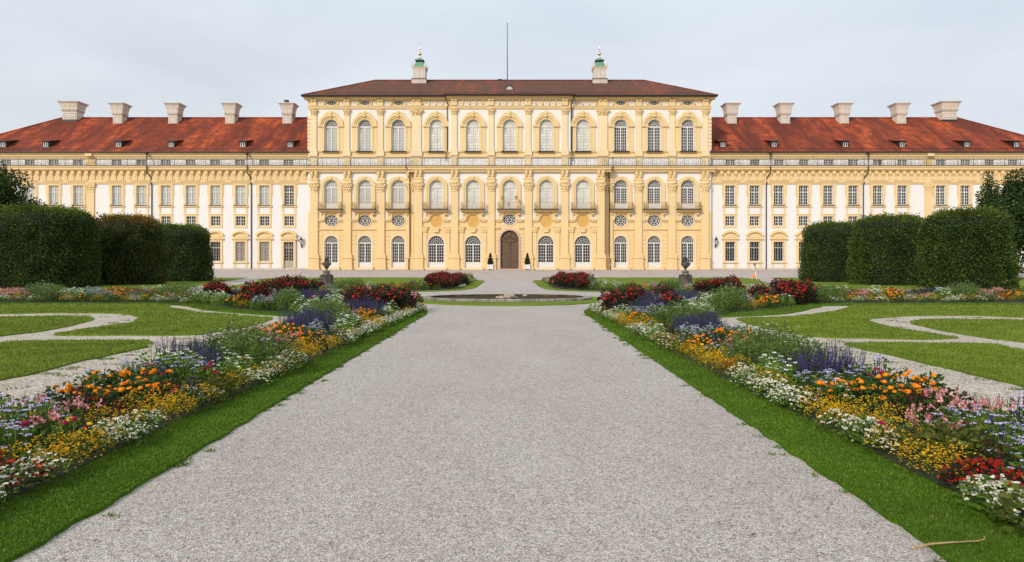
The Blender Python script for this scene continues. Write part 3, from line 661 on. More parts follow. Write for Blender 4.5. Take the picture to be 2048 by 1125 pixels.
# ---------------------------------------------------------------- central block
EO, EM, EU = 0.8, 2.0, 1.3       # how far outer bays, five middle bays and upper three bays stand forward
HB = 32.0
def kk(e): return (D - e) / F
W3 = [-356.5, -289.5, -222.5, -146.5, -73, 0, 73, 146.5, 222.5, 289.5, 356.5]
def side_walls(mb, x0, x1, y, yb, z0, z1):
    mb.quad((x0, yb, z0), (x0, y, z0), (x0, y, z1), (x0, yb, z1)); mb.quad((x1, y, z0), (x1, yb, z0), (x1, yb, z1), (x1, y, z1))
def center():
    mids = [o for o in W3 if abs(o) < 200]; outs_l = [o for o in W3 if o < -200]; outs_r = [o for o in W3 if o > 200]
    xm = 191 * kk(EM)
    for sect, x0, x1, e, offs in (('l', -HB, -xm, EO, outs_l), ('m', -xm, xm, EM, mids), ('r', xm, HB, EO, outs_r)):
        k = kk(e); w = MB(); zt = Z(343, e)
        gw = 33 if sect == 'm' else 27
        hs = [hole(o * k, (36.5 if o == 0 else gw) * k, Z(538 if o == 0 else 535.5, e), Z(461 if o == 0 else 472, e), 'arch') for o in offs]
        wall_band(w, x0, x1, -0.6, Z(455.5, e), -e, hs, .45)
        hs = [hole(o * k, 27 * k, Z(453.5, e), Z(430.5, e), 'ellipse') for o in offs] if sect != 'm' else [hole(0, 27 * k, Z(451, e), Z(429, e), 'ellipse')] + [hole(o * k, 22 * k, Z(457 - 1.6, e) + .001, Z(429, e), 'ellipse') for o in offs if o]
        wall_band(w, x0, x1, Z(455.5, e), Z(424, e), -e, hs, .45)
        side_walls(w, x0, x1, -e, 0.5, -0.6, Z(424, e))
        obj('wall', w, M['yellow'], palace)
        w = MB()
        hs = [hole(o * k, 28 * k, Z(419, e), Z(360.5, e), 'arch') for o in offs]
        wall_band(w, x0, x1, Z(424, e), Z(334, e), -e, hs, .45)
        side_walls(w, x0, x1, -e, 0.5, Z(424, e), Z(334, e))
        obj('wall', w, M['white'], palace)
        # rustication: slim raised courses in the ground storey between pilasters
        # cornice
        c = MB(); zb, zt = Z(341.5, e), Z(334, e)
        ends = (0.0, 0.0)
        if sect == 'm': ends = (-.9, .9)
        if sect == 'l': ends = (-.5, 0)
        if sect == 'r': ends = (0, .5)
        c.profile([(-e, zb - .25), (-e - .45, zb - .25), (-e - .45, zb), (-e - .75, zb + .1), (-e - .75, zt - .2), (-e - .95, zt - .12), (-e - .95, zt), (-e, zt)], x0 + ends[0], x1 + ends[1])
        obj('cornice', c, M['yellow'], palace)
        c = MB(); c.box(x0 + ends[0], x1 + ends[1], -e - 1.0, 0.0, Z(334, e) + .003, Z(333, e)); obj('cornice_flashing', c, M['lead'], palace)
        railing(x0 + (0 if sect != 'm' else -.8), x1 + (0 if sect != 'm' else .8), -e - .85, Z(333, e) + .01)
        if sect != 'x':
            ws = MB()
            for o in offs:
                for q in (-1, 1):
                    xa, xb = sorted((o * k + q * 21.5 * k, o * k + q * 31 * k)); ws.box(xa, xb, -e - .022, -e - .003, Z(441.4, e), Z(424, e) - .004)
            obj('wall_panel', ws, M['white'], palace)
        # ground doors and other openings
        for o in offs:
            x = o * k
            if o == 0: continue
            wd, ht = gw * k, (535.5 - 472) * k
            fr = put('french_door', cached(('french_door', gw), lambda: arched_frame(wd, ht, wd / 2, 3, 6, .16, .85, .045, 'fan'), M['frame']), palace, (x, -e + .25, Z(535.5, e)))
            put('pane', cached(('pane', 'french', gw), lambda: arch_pane(wd, ht, wd / 2), M['glass_dark']), fr)
            def arcm():
                mb = MB(); mb.band(arch_path(wd + .5, 0, ht + .25, wd / 2 + .25), arch_path(wd + .02, 0, ht + .01, wd / 2 + .01), -.31, -.252)
                mb.box(-wd / 2 - .35, wd / 2 + .35, -.75, -.252, -.36, -.03); return mb
            put('surround', cached(('french_surround', gw), arcm, M['pale']), fr)
            if sect == 'm':
                kb = MB(); kb.prism([(-.32, ht + .55), (.32, ht + .55), (.5, ht + 1.05), (-.5, ht + 1.05)], -.55, -.252); kb.box(-.56, .56, -.62, -.252, ht + 1.05, ht + 1.17)
                obj('keystone', kb, M['yellow2'], fr)
        # ovals / niches
        for o in offs:
            x = o * k
            if sect != 'm' or o == 0:
                rx, rz = 13.5 * k, (11.5 if o else 11) * k
                def ov(rx=rx, rz=rz):
                    mb = MB()
                    for s1, s0 in ((1.0, .90), (.72, .64), (.40, .31)):
                        mb.band(ell_path(rx * s1, rz * s1), ell_path(rx * s0, rz * s0), 0, .07, closed=True)
                    for i in range(8):
                        a = 2 * PI * (i + .0) / 8; mb.bar((rx * .38 * math.cos(a), rz * .38 * math.sin(a)), (rx * .95 * math.cos(a), rz * .95 * math.sin(a)), .07, .01, .06)
                    mb.bar((-rx * .35, 0), (rx * .35, 0), .06, .01, .06)
                    return mb
                z = Z(442, e) if o else Z(440, e)
                fr = put('oval_window', cached(('oval_window', o == 0), ov, M['frame']), palace, (x, -e + .2, z))
                put('pane', cached(('pane', 'oval', o == 0), lambda: (lambda b: (b.prism(ell_path(rx, rz)[::1], .08, .10), b)[1])(MB()), M['glass_dark']), fr)
                put('surround', cached(('oval_surround', o == 0), lambda: (lambda b: (b.band(ell_path(rx * 1.13, rz * 1.14), ell_path(rx * 1.0, rz * 1.0), -.28, -.2, closed=True), b)[1])(MB()), M['pale']), fr)
            else:
                rx, rz = 11 * k, 14 * k; z = Z(442.2, e)
                mb = MB(); mb.prism(ell_path(rx, rz), -.35, -.03)
                nc = obj('niche', mb, M['ochre'], palace, (x, -e + .38, z))
                mb = MB(); P1 = [(15.5 * k * math.cos(a), rz * 1.3 * math.sin(a)) for a in [PI - PI * i / 12 for i in range(13)]]; P0 = [(q * .80, r * .80) for q, r in P1]
                mb.band(P1, P0, -.58, -.382); mb.band(ell_path(rx * 1.08, rz * 1.07), ell_path(rx, rz), -.43, -.382, closed=True); 
                obj('surround', mb, M['yellow2'], nc)
        # horizontal mouldings around the mezzanine
        for o in offs:
            x = o * k; mb = MB(); hw = 26.5 * k
            def seg(py0, py1, a, b, dd):
                mb.box(x + a, x + b, -e - dd, -e - .003, Z(py1, e), Z(py0, e))
            if sect != 'm':
                seg(441.5, 443.5, -hw, -15.5 * k, .22); seg(441.5, 443.5, 15.5 * k, hw, .22)
                seg(443.5, 444.6, -hw, -15.5 * k, .12); seg(443.5, 444.6, 15.5 * k, hw, .12)
                seg(458, 460, -hw, hw, .2); seg(460, 461.2, -hw, hw, .1)
                for j in range(9):   # rusticated courses
                    py = 466 + j * 7.8
                    for q in (-1, 1): mb.box(x + (min(q * 17 * k, q * hw)), x + max(q * 17 * k, q * hw), -e - .05, -e - .003, Z(py + 7, e), Z(py, e))
            else:
                seg(441.5, 444, -hw, -16 * k, .25); seg(441.5, 444, 16 * k, hw, .25)
                if o:
                    for q in (-1, 1):      # small capitals and strip pilasters beside the doors
                        c0 = q * 23 * k
                        seg(454, 455.2, c0 - .62, c0 + .62, .36)
                        mb.prism([(x + c0 - .33, Z(463, e)), (x + c0 + .33, Z(463, e)), (x + c0 + .52, Z(455.3, e)), (x + c0 - .52, Z(455.3, e))], -e - .28, -e - .003)
                        for u in (-.25, 0, .25): mb.ball((x + c0 + u, -e - .28, Z(459.5, e)), .13, 6, 4)
                        seg(463, 464.2, c0 - .4, c0 + .4, .3); seg(464.2, 534, c0 - .32, c0 + .32, .14); seg(534, 539, c0 - .4, c0 + .4, .2)
                else:
                    for q in (-1, 1):
                        c0 = q * 24 * k; seg(454.2, 456.5, c0 - .42, c0 + .42, .25); seg(457.5, 459, c0 - .36, c0 + .36, .18)
                        for j in range(10): mb.box(x + c0 - .38, x + c0 + .38, -e - .06, -e - .003, Z(468 + j * 7 , e) , Z(462 + j * 7, e))
            obj('string_moulding', mb, M['yellow2' if sect == 'm' else 'yellow'], palace)
        # piano nobile windows + balconies
        for o in offs:
            x = o * k; wd, ht = 28 * k, 58.5 * k
            if sect == 'r': pn = 'glass_mid'; fk = M['frame']; st = 'fan'; mw = .055
            else: pn = 'blind' if sect == 'm' else 'curtain'; fk = M['frame_grey'] if sect == 'm' else M['frame']; st = 'fan'; mw = .05 
            fr = put('arched_window', cached(('piano_window', sect), lambda: arched_frame(wd, ht, wd / 2, 3, 6, .2, .95, mw, st), fk), palace, (x, -e + .25, Z(419, e)))
            put('pane', cached(('pane', 'piano', sect), lambda: arch_pane(wd, ht, wd / 2), M[pn]), fr)
            def su(wd=wd, ht=ht, W=(45 if sect == 'm' else 43) * k):
                mb = MB(); R = W / 2
                P = lambda r: arch_path(2 * r, 0, ht - wd / 2 + r, r, 18)
                mb.band(P(R), P(R - .42), -.50, -.252); mb.band(P(R - .42), P(wd / 2 + .22), -.38, -.252, 1); mb.band(P(wd / 2 + .22), P(wd / 2), -.44, -.252)
                mb.ball((0, -.46, ht + .38), .28, 8, 5, 0, 1.3, .6, .8); mb.ball((0, -.48, ht + .1), .15, 8, 5)
                return mb
            put('surround', cached(('piano_surround', sect), su, [M['yellow2'], M['white']]), fr)
            # balcony: slab, swelling console, railing
            b = MB(); hw = (23.5 if sect == 'm' else 22.5) * k; zs = Z(419.2, e)
            b.box(x - hw - .1, x + hw + .1, -e - 1.25, -e - .26, zs - .16, zs, 1)
            b.profile([(-e - .003, zs - .42), (-e - .7, zs - .42), (-e - 1.1, zs - .24), (-e - 1.15, zs - .163), (-e - .003, zs - .163)], x - hw, x + hw, 0)
            zb = Z(441, e)
            for q in (-1, 1):     # concave side consoles
                pts = []
                for t in [i / 8 for i in range(9)]:
                    pts.append((x + q * (hw - .1 - .55 * math.sin(PI * t) * (1 - t * .3) + (.55 * t * t)), zs - .42 + (zb - zs + .42) * t))
                inner = [(x + q * (hw - 1.0 + .25 * t), z_) for (xx, z_), t in zip(pts, [i / 8 for i in range(9)])]
                poly = pts + inner[::-1]
                if q > 0: poly = poly[::-1]
                b.prism(poly, -e - .32, -e - .003, 0)
                b.ball((x + q * (hw - .35), -e - .4, zs - .75), .2, 8, 5, 0)
            b.box(x - hw + .9, x + hw - .9, -e - .12, -e - .003, Z(430, e), zs - .42, 0)
            bo = obj('balcony', b, [M['yellow2'], M['lead']], palace)
            r = MB(); z0 = zs; zt = Z(406, e); y0 = -e - 1.18
            for yy0, yy1, xx0, xx1 in ((y0, y0 + .04, x - hw, x + hw), (y0, -e - .3, x - hw, x - hw + .04), (y0, -e - .3, x + hw - .04, x + hw)):
                r.box(xx0, xx1, yy0, yy1, zt - .05, zt); r.box(xx0, xx1, yy0, yy1, z0 + .08, z0 + .12)
            nb = 26
            for i in range(nb + 1):
                xx = x - hw + .02 + (2 * hw - .04) * i / nb; r.box(xx - .014, xx + .014, y0 + .01, y0 + .035, z0, zt - .04)
            for q in (-1, 1):
                for i in range(1, 7):
                    yy = y0 + (.85) * i / 6.5; r.box(x + q * hw - (.03 if q > 0 else 0), x + q * hw + (0 if q > 0 else .03), yy - .014, yy + .014, z0, zt - .04)
                scroll(r, x + q * hw * .85, z0 + .6, .18, y0, 0, q)
            if o == 0:
                for q in (-1, 1):
                    r.tube([(x + q * 13.5 * k, y0 + .02, zt - .05), (x + q * 13.5 * k, y0 + .02, zt + .35)], .03, 5)
                    r.lathe([(.06, 0), (.14, .06), (.2, .45), (.26, .5), (.05, .68), (.02, .8)], (x + q * 13.5 * k, y0 + .02, zt + .35), 6)
            obj('balcony_railing', r, M['gilt_iron'], bo)
    # portal
    k = kk(EM); e = EM; w_, h_ = 36.5 * k, 77 * k
    d = MB(); d.prism(arch_path(w_, 0, h_, w_ / 2)[::-1], .0, .08)
    sp = h_ - w_ / 2
    for q in (-1, 1):
        cx = q * w_ / 4
        for z0, z1 in ((.25, 1.15), (1.35, sp - .85)):
            a = w_ / 4 - .22
            d.band([(cx - a, z0), (cx - a, z1), (cx + a, z1), (cx + a, z0)], [(cx - a + .1, z0 + .1), (cx - a + .1, z1 - .1), (cx + a - .1, z1 - .1), (cx + a - .1, z0 + .1)], -.07, 0, closed=True)
            d.ball((cx, 0, (z0 + z1) / 2), min(a, (z1 - z0) / 2) * .45, 8, 5, 0, 1, .22, 1.2)
    d.box(-.07, .07, -.08, 0, .05, sp - .4)
    d.box(-w_ / 2 + .1, w_ / 2 - .1, -.09, 0, 1.17, 1.32)
    # carved tympanum: garlands, medallions and scrolls
    for i in range(15):
        t = i / 14; d.ball(((t - .5) * w_ * .82, -.04, sp - .35 - .28 * math.sin(PI * t) + .25), .15, 7, 4, 0, 1, .8, 1)
    for cx, cz, r in ((0, sp + .75, .38), (-.62, sp + .55, .26), (.62, sp + .55, .26), (0, sp - .2, .22), (0, sp - .75, .18), (0, 2.6, .16), (-.95, sp + .15, .22), (.95, sp + .15, .22)):
        d.ball((cx, -.03, cz), r, 10, 6, 0, 1, .45, 1); 
        d.tube([(cx + r * 1.25 * math.cos(a), -.06, cz + r * 1.25 * math.sin(a)) for a in [2 * PI * j / 12 for j in range(13)]], .035, 5)
    R_ = random.Random(3)
    for i in range(60):
        a = R_.uniform(0, PI); rr = R_.uniform(.2, .9); d.ball((w_ / 2 * rr * math.cos(a), -.03, sp + w_ / 2 * rr * math.sin(a)), R_.uniform(.04, .11), 5, 3)
    do = obj('portal_door', d, M['door'], palace, (0, -e + .28, Z(538, e)))
    s_ = MB(); s_.band(arch_path(w_ + .62, 0, h_ + .32, w_ / 2 + .31), arch_path(w_ + .02, 0, h_ + .01, w_ / 2 + .01), -.46, -.282); s_.band(arch_path(w_ + .2, 0, h_ + .1, w_ / 2 + .1), arch_path(w_, 0, h_, w_ / 2), -.50, -.461)
    s_.box(-w_ / 2 - .45, w_ / 2 + .45, -.95, -.282, -.24, 0.0)
    obj('surround', s_, M['pink'], do)

    # great pilasters through both storeys
    def pil_meshes(w):
        mb = MB(); a = w / 2
        mb.box(-a, a, -.3, -.003, Z(508, 1), Z(384.5, 1)); mb.box(-a - .1, a + .1, -.38, -.003, Z(510, 1), Z(508, 1)); mb.box(-a - .16, a + .16, -.42, -.003, Z(515, 1), Z(510, 1))
        mb.box(-a - .3, a + .3, -.52, -.003, Z(517, 1), Z(515, 1)); mb.box(-a - .18, a + .18, -.42, -.003, .35, Z(517, 1)); mb.box(-a - .26, a + .26, -.48, -.003, -.3, .35)
        c = MB(); capital(c, w, Z(384.5, 1), Z(366, 1) - Z(384.5, 1), -.003, .3)
        b = MB(); b.box(-a - .02, a + .02, -.34, -.003, Z(365.9, 1), Z(360.5, 1)); b.box(-a - .14, a + .14, -.44, -.003, Z(360.5, 1), Z(358.8, 1)); b.box(-a, a, -.32, -.003, Z(358.8, 1), Z(344, 1))
        for q in (-1, 1):
            b.box(q * a * .55 - .2, q * a * .55 + .2, -.62, -.32, Z(350, 1), Z(344, 1)); b.box(q * a * .55 - .16, q * a * .55 + .16, -.5, -.32, Z(353.5, 1), Z(350, 1)); b.ball((q * a * .55, -.48, Z(354, 1)), .16, 6, 4)
        b.box(-a - .12, a + .12, -.68, -.003, Z(344, 1), Z(342.6, 1))
        return mb.mesh('pilaster', M['yellow']), c.mesh('capital', M['yellow2'], True), b.mesh('entablature_block', M['yellow2'])
    A = pil_meshes(1.2)
    for o, e in [(390, EO), (324, EO), (257, EO), (182, EM), (110, EM), (37.3, EM), (198.5, EO)]:
        for q in (-1, 1):
            p = put('pilaster', A[0], palace, (q * o * kk(e), -e, 0)); put('capital', A[1], p); put('entablature_block', A[2], p)
    # ---------------- upper storey
    xu = 122 * kk(EU)
    secs = [(-HB, -xu, EO, [o for o in W3 if o < -100]), (-xu, xu, EU, [o for o in W3 if abs(o) < 100]), (xu, HB, EO, [o for o in W3 if o > 100])]
    for si, (x0, x1, e, offs) in enumerate(secs):
        k = kk(e); w = MB()
        wall_band(w, x0, x1, Z(334, e), Z(316, e), -e)
        hs = [hole(o * k, 27 * k, Z(303, e), Z(239.5, e), 'arch') for o in offs]
        wall_band(w, x0, x1, Z(304, e), Z(217, e), -e, hs, .4)
        side_walls(w, x0, x1, -e, 0.5, Z(334, e), Z(217, e))
        obj('wall', w, M['white'], palace)
        w = MB(); wall_band(w, x0, x1, Z(316, e), Z(304, e), -e); wall_band(w, x0, x1, Z(217, e), Z(192, e), -e, [hole(o * k, 20 * k, Z(211.5, e), Z(201.2, e), 'ellipse') for o in offs if abs(o) > 200], .3)
        side_walls(w, x0, x1, -e, 0.5, Z(316, e), Z(304, e)); side_walls(w, x0, x1, -e, 0.5, Z(217, e), Z(192, e))
        obj('wall', w, M['yellow'], palace)
        x0e, x1e = x0 - (.0 if si != 1 else .3), x1 + (.0 if si != 1 else .3)
        if si == 0: x0e -= .55
        if si == 2: x1e += .55
        c = MB(); zt = Z(192.4, e)
        c.profile([(-e - .003, zt - .65), (-e - .3, zt - .65), (-e - .4, zt - .5), (-e - .7, zt - .42), (-e - .7, zt - .15), (-e - .85, zt - .1), (-e - .85, zt), (-e - .003, zt)], x0e, x1e)
        obj('eaves_cornice', c, M['yellow'], palace)
        c = MB()
        for py0, py1, dd in ((313, 315, .22), (315, 316.2, .12), (303.8, 305.3, .14)): c.box(x0, x1, -e - dd, -e - .003, Z(py1, e), Z(py0, e))
        c.box(x0, x1, -e - .18, -e - .003, Z(217.4, e), Z(215, e)); c.box(x0, x1, -e - .26, -e - .003, Z(214.6, e), Z(212.6, e)); c.box(x0, x1, -e - .1, -e - .003, Z(219, e), Z(217.4, e))
        obj('string_moulding', c, M['yellow2'], palace)
        # frieze squares with rosettes and small consoles
        fz = MB(); fr2 = MB()
        if si == 1: sq = [o for c0 in W3 if abs(c0) < 100 for o in [c0 + d * 13.2 for d in (-2, -1, 0, 1, 2)]]
        else:
            sg = -1 if si == 0 else 1
            sq = [o + d for o in offs if abs(o) > 200 for d in (-22, 22)] + [sg * 146.5 + d * 13.2 for d in (-1.5, -.5, .5, 1.5)]
        for o in sq:
            x, z = o * k, Z(207, e); a = 5.2 * k if si != 1 else 4.2 * k
            if si != 1 and abs(abs(o) - 146.5) > 60: a = 5.5 * k
            put('frieze_panel', cached(('frieze_panel', round(a, 3)), lambda: (lambda q_: (q_.box(-a, a, -.05, -.003, -.36, .36), q_)[1])(MB()), M['white']), palace, (x, -e, z))
            fz.ball((x, -e - .07, z), .16, 8, 4, 0, 1, .5, 1)
        cons = sorted({round(o + d, 2) for o in sq for d in ((-6.6, 6.6) if si == 1 or abs(abs(o) - 146.5) < 60 else (-8, 8))})
        for o in cons:
                x = o * k; fz.box(x - .13, x + .13, -e - .28, -e - .003, Z(202.5, e), Z(199.6, e)); fz.box(x - .10, x + .10, -e - .2, -e - .003, Z(210, e), Z(202.5, e))
        obj('frieze', fz, M['yellow2'], palace)
        for o in offs:
            x = o * k; wd, ht = 27 * k, 63.5 * k
            v = 'c' if abs(o) < 200 else ('a' if o > 0 else 'b')
            pn = {'a': 'glass_mid', 'b': 'curtain', 'c': 'blind'}[v]; mw = {'a': .055, 'b': .05, 'c': .05}[v]
            fr = put('arched_window', cached(('upper_window', v), lambda: arched_frame(wd, ht, wd / 2, 3, 8, .2, .08, mw, 'fan'), M['frame_grey' if v == 'c' else 'frame']), palace, (x, -e + .22, Z(303, e)))
            put('pane', cached(('pane', 'upper', v), lambda: arch_pane(wd, ht - (wd / 2 + .1 if v == 'b' else 0), .02 if v == 'b' else wd / 2), M[pn]), fr)
            if v == 'b': put('fanlight', cached(('fanlight',), lambda: (lambda b: (b.prism(arch_path(wd, ht - wd / 2 - .1, ht, wd / 2)[::-1], .09, .11), b)[1])(MB()), M['glass_mid']), fr)
            def su(wd=wd, ht=ht):
                mb = MB(); R = 25.3 * k; sp = ht - wd / 2
                P = lambda r: arch_path(2 * r, sp + .12, sp + r, r - .0, 20)[1:-1]
                mb.band(P(R), P(R - .38), -.60, -.222); mb.band(P(R - .38), P(R - .62), -.48, -.222); mb.band(P(R - .62), P(wd / 2 + .14), -.34, -.222); mb.band(P(wd / 2 + .14), P(wd / 2), -.42, -.222)
                for q in (-1, 1):
                    lo, hi = (wd / 2, R) if q > 0 else (-R, -wd / 2)
                    mb.box(lo, hi, -.34, -.222, 0, sp - .12); m0, m1 = (wd / 2 + .02, wd / 2 + .3) if q > 0 else (-wd / 2 - .3, -wd / 2 - .02)
                    mb.box(m0, m1, -.42, -.34, 0, sp - .12)
                    mb.box(lo - .05, hi + .1, -.58, -.222, sp - .12, sp + .12)
                for i in range(5):
                    a = PI * (.14 + .72 * i / 4); mb.ball(((wd / 2 + .45) * math.cos(a), -.36, sp + (wd / 2 + .45) * math.sin(a)), .20 if i in (1, 2, 3) else .12, 8, 4, 0, 1, .6, 1)
                mb.ball((0, -.6, sp + R + .05), .32, 8, 5, 0, 1.2, .6, 1.1); mb.ball((0, -.62, sp + R - .45), .22, 8, 5, 0, 1, .6, 1)
                for q in (-1, 1):
                    mb.tube([(q * .3, -.5, sp + R + .1), (q * .75, -.5, sp + R - .02), (q * 1.1, -.48, sp + R - .3), (q * 1.25, -.48, sp + R - .42)], [.16, .13, .1, .07], 6)
                return mb
            put('surround', cached(('upper_surround', e), su, M['yellow2']), fr)
            put('sill', cached(('upper_sill',), lambda: (lambda b: (b.prism([(-1.35, -.16), (1.35, -.16), (1.18, 0), (-1.18, 0)], -.68, .05), b)[1])(MB()), M['lead']), fr)
            if abs(o) > 200:
                rx, rz = 10 * k, 5.2 * k
                def ov2():
                    mb = MB(); mb.band(ell_path(rx, rz), ell_path(rx * .88, rz * .8), 0, .06, closed=True)
                    for q in (-.45, 0, .45): mb.bar((rx * q, -rz * .85), (rx * q, rz * .85), .055, .01, .05)
                    mb.bar((-rx * .95, 0), (rx * .95, 0), .05, .01, .05); return mb
                f2 = put('oval_window', cached(('attic_oval',), ov2, M['frame']), palace, (x, -e + .1, Z(206.3, e)))
                put('pane', cached(('pane', 'attic_oval'), lambda: (lambda b: (b.prism(ell_path(rx, rz), .07, .09), b)[1])(MB()), M['glass_mid']), f2)
                put('surround', cached(('attic_oval_s',), lambda: (lambda b: (b.band(ell_path(rx * 1.15, rz * 1.25), ell_path(rx, rz), -.18, -.102, closed=True), b)[1])(MB()), M['yellow2']), f2)
    def upil(w, wide):
        mb = MB(); a = w / 2
        mb.box(-a, a, -.24, -.003, Z(300, 1), Z(231, 1)); mb.box(-a - .1, a + .1, -.32, -.003, Z(303.6, 1), Z(300, 1)); mb.box(-a - .16, a + .16, -.36, -.003, Z(312.8, 1), Z(303.8, 1))
        mb.box(-a - .08, a + .08, -.26, -.003, Z(333, 1), Z(316.4, 1))
        c = MB(); capital(c, w, Z(231, 1), Z(218.3, 1) - Z(231, 1), -.003, .24)
        b = MB(); b.box(-a - .04, a + .04, -.32, -.003, Z(212.4, 1), Z(200, 1))
        for q in (-1, 1): b.box(q * a * .55 - .16, q * a * .55 + .16, -.55, -.3, Z(203.5, 1), Z(199.6, 1))
        return mb.mesh('pilaster', M['pale']), c.mesh('capital', M['yellow2'], True), b.mesh('entablature_block', M['yellow2'])
    U1 = upil(.88, 0); U2 = upil(1.5, 1)
    for o, e, U in [(391, EO, U1), (325, EO, U1), (258, EO, U1), (186, EO, U2), (110.5, EU, U1), (37, EU, U1)]:
        for q in (-1, 1):
            p = put('pilaster', U[0], palace, (q * o * kk(e), -e, 0)); put('capital', U[1], p); put('entablature_block', U[2], p)
    # body behind (closes the block) and side faces
    b = MB(); z1 = Z(192.4, .8)
    b.box(-HB + .01, HB - .01, .5, 21, -.6, z1 - .05); obj('wall', b, M['yellow'], palace)
    # quoins at the block edges
    qn = MB()
    for q in (-1, 1):
        for i in range(9): x = q * 399.5 * kk(.8); qn.box(x - .34, x + .34, -.8 - .1, -.803, Z(300 - i * 7.6, .8) , Z(293.5 - i * 7.6, .8))
    obj('quoins', qn, M['pale'], palace)
    # roof
    zr = Z(191.6, 1.6); zk = 33.75 - BASE; yr = 10.3; xr = 23.6
    sl = (zk - zr) / (yr + 1.9); r = MB(); X0 = 32.75
    r.add([(-X0, -1.9, zr), (X0, -1.9, zr), (xr, yr, zk), (-xr, yr, zk)], [(0, 1, 2, 3)])
    r.add([(X0, 22.3, zr), (-X0, 22.3, zr), (-xr, yr, zk), (xr, yr, zk)], [(0, 1, 2, 3)])
    r.add([(X0, -1.9, zr), (X0, 22.3, zr), (xr, yr, zk)], [(0, 1, 2)]); r.add([(-X0, 22.3, zr), (-X0, -1.9, zr), (-xr, yr, zk)], [(0, 1, 2)])
    r.box(-X0, X0, -1.9, 22.3, zr - .14, zr - .02)
    xs = xu + .6; r.box(-xs, xs, -2.5, -1.9, zr - .14, zr + .06)
    ro = obj('roof', r, M['tile_mid'], palace)
    g = MB(); g.tube([(-X0, -1.98, zr - .06), (-xs, -1.98, zr - .06)], .13, 8); g.tube([(X0, -1.98, zr - .06), (xs, -1.98, zr - .06)], .13, 8); g.tube([(-xs - .1, -2.5, zr - .04), (xs + .1, -2.5, zr - .04)], .12, 8)
    g.box(-X0, X0, -1.96, -1.8, zr - .22, zr - .02)
    obj('gutter', g, M['lead'], palace)
    g = MB(); g.tube([(-xr, yr, zk + .02), (xr, yr, zk + .02)], .13, 6)
    for q in (-1, 1): g.tube([(q * xr, yr, zk + .02), (q * X0, -1.9, zr + .02)], .12, 6)
    obj('ridge_tiles', g, M['tile_wing'], palace)
    sg = MB(); y_ = -.9; z_ = zr + sl; sg.box(-X0 + 2, X0 - 2, y_ - .02, y_ + .02, z_ + .16, z_ + .22)
    for i in range(54): xx = -X0 + 2.5 + i * 1.15; sg.box(xx - .025, xx + .025, y_ - .02, y_ + .03, z_ - .05, z_ + .16)
    obj('snow_guard', sg, M['tile_wing'], palace)
    # arched dormer
    dz = zr + sl * 4.3; d = MB(); d.band(arch_path(1.5, 0, .95, .75), arch_path(1.14, 0, .77, .57), -.1, 2.2)
    do = obj('arched_dormer', d, M['lead'], palace, (-.05, 2.4, dz - .2)); d = MB(); d.prism(arch_path(1.14, 0, .77, .57)[::-1], .0, .05)
    obj('pane', d, M['curtain'], do)
    d = MB(); d.box(-.05, .05, -.03, 0, 0, .75); d.box(-.55, .55, -.03, 0, .36, .42); obj('dormer_window', d, M['frame'], do)
    # turret-like chimneys with copper caps
    def tur():
        mb = MB(); mb.lathe([(1.28, -1.0), (1.28, .12)], seg=4, m=1); mb.lathe([(1.24, .12), (1.24, .9)], seg=4); mb.lathe([(1.32, .9), (1.32, 1.0)], seg=4, m=1); mb.lathe([(1.06, 1.0), (1.06, 2.6), (1.12, 2.7), (1.12, 2.85)], seg=4)
        mb.lathe([(1.18, 2.85), (1.24, 3.0), (1.0, 3.05)], seg=4, m=2)
        for sx in (-1, 1):
            for sy in (-1, 1): mb.tube([(sx * 1.0, sy * 1.0, 3.0), (sx * 1.22, sy * 1.1, 3.25), (sx * 1.12, sy * 1.05, 3.45), (sx * 1.25, sy * 1.1, 3.6)], [.14, .12, .09, .12], 6, 2)
        for q in (-1, 1): mb.band([(-.72, 1.2), (-.72, 2.5), (.72, 2.5), (.72, 1.2)], [(-.64, 1.28), (-.64, 2.42), (.64, 2.42), (.64, 1.28)], q * 1.06 - .03, q * 1.06 + .03, closed=True)
        return mb
    def dome():
        mb = MB(); mb.lathe([(1.0, 3.0), (.98, 3.2), (.80, 3.6), (.66, 3.85), (.62, 3.95)], seg=4); mb.lathe([(.62, 3.95), (.70, 4.3), (.58, 4.3)], seg=4, m=1); mb.lathe([(.76, 4.3), (.78, 4.38), (.5, 4.55), (.3, 4.75), (.1, 4.8)], seg=4)
        return mb
    def fin():
        mb = MB(); mb.lathe([(.1, 4.75), (.22, 4.85), (.1, 5.0), (.09, 5.3), (.28, 5.42), (.34, 5.55), (.2, 5.75), (.08, 5.95), (.07, 6.25), (.18, 6.33), (.07, 6.42), (.1, 6.6), (.03, 6.9), (.02, 7.6)], seg=10); return mb
    for q in (-1, 1):
        yy = 9.0; zz = zr + sl * (yy - 1.28 + 1.9) - .15
        c = put('chimney', cached(('turret_chimney',), tur, [M['chim'], M['lead'], M['yellow2']]), palace, (q * 179.5 * (D + yy) / F, yy, zz))
        put('copper_dome', cached(('copper_dome',), dome, [M['copper'], M['lead']]), c); put('finial', cached(('finial',), fin, M['gold'], True), c)
    fp = MB(); fp.tube([(0, 0, -.4), (0, 0, 10)], [.085, .045], 8); fp.ball((0, 0, 10), .1); fp.box(-.7, .1, -.2, .2, -.2, .12)
    obj('flagpole', fp, M['iron'], palace, (-4.5 * (D + yr) / F, yr, zk))
    hb = MB(); hb.box(-.4, .4, -.2, .2, -.1, .1); obj('roof_hatch', hb, M['lead'], palace, (-19 * (D + yr) / F, yr, zk + .1))
center()
wing_side(-1); wing_side(1)
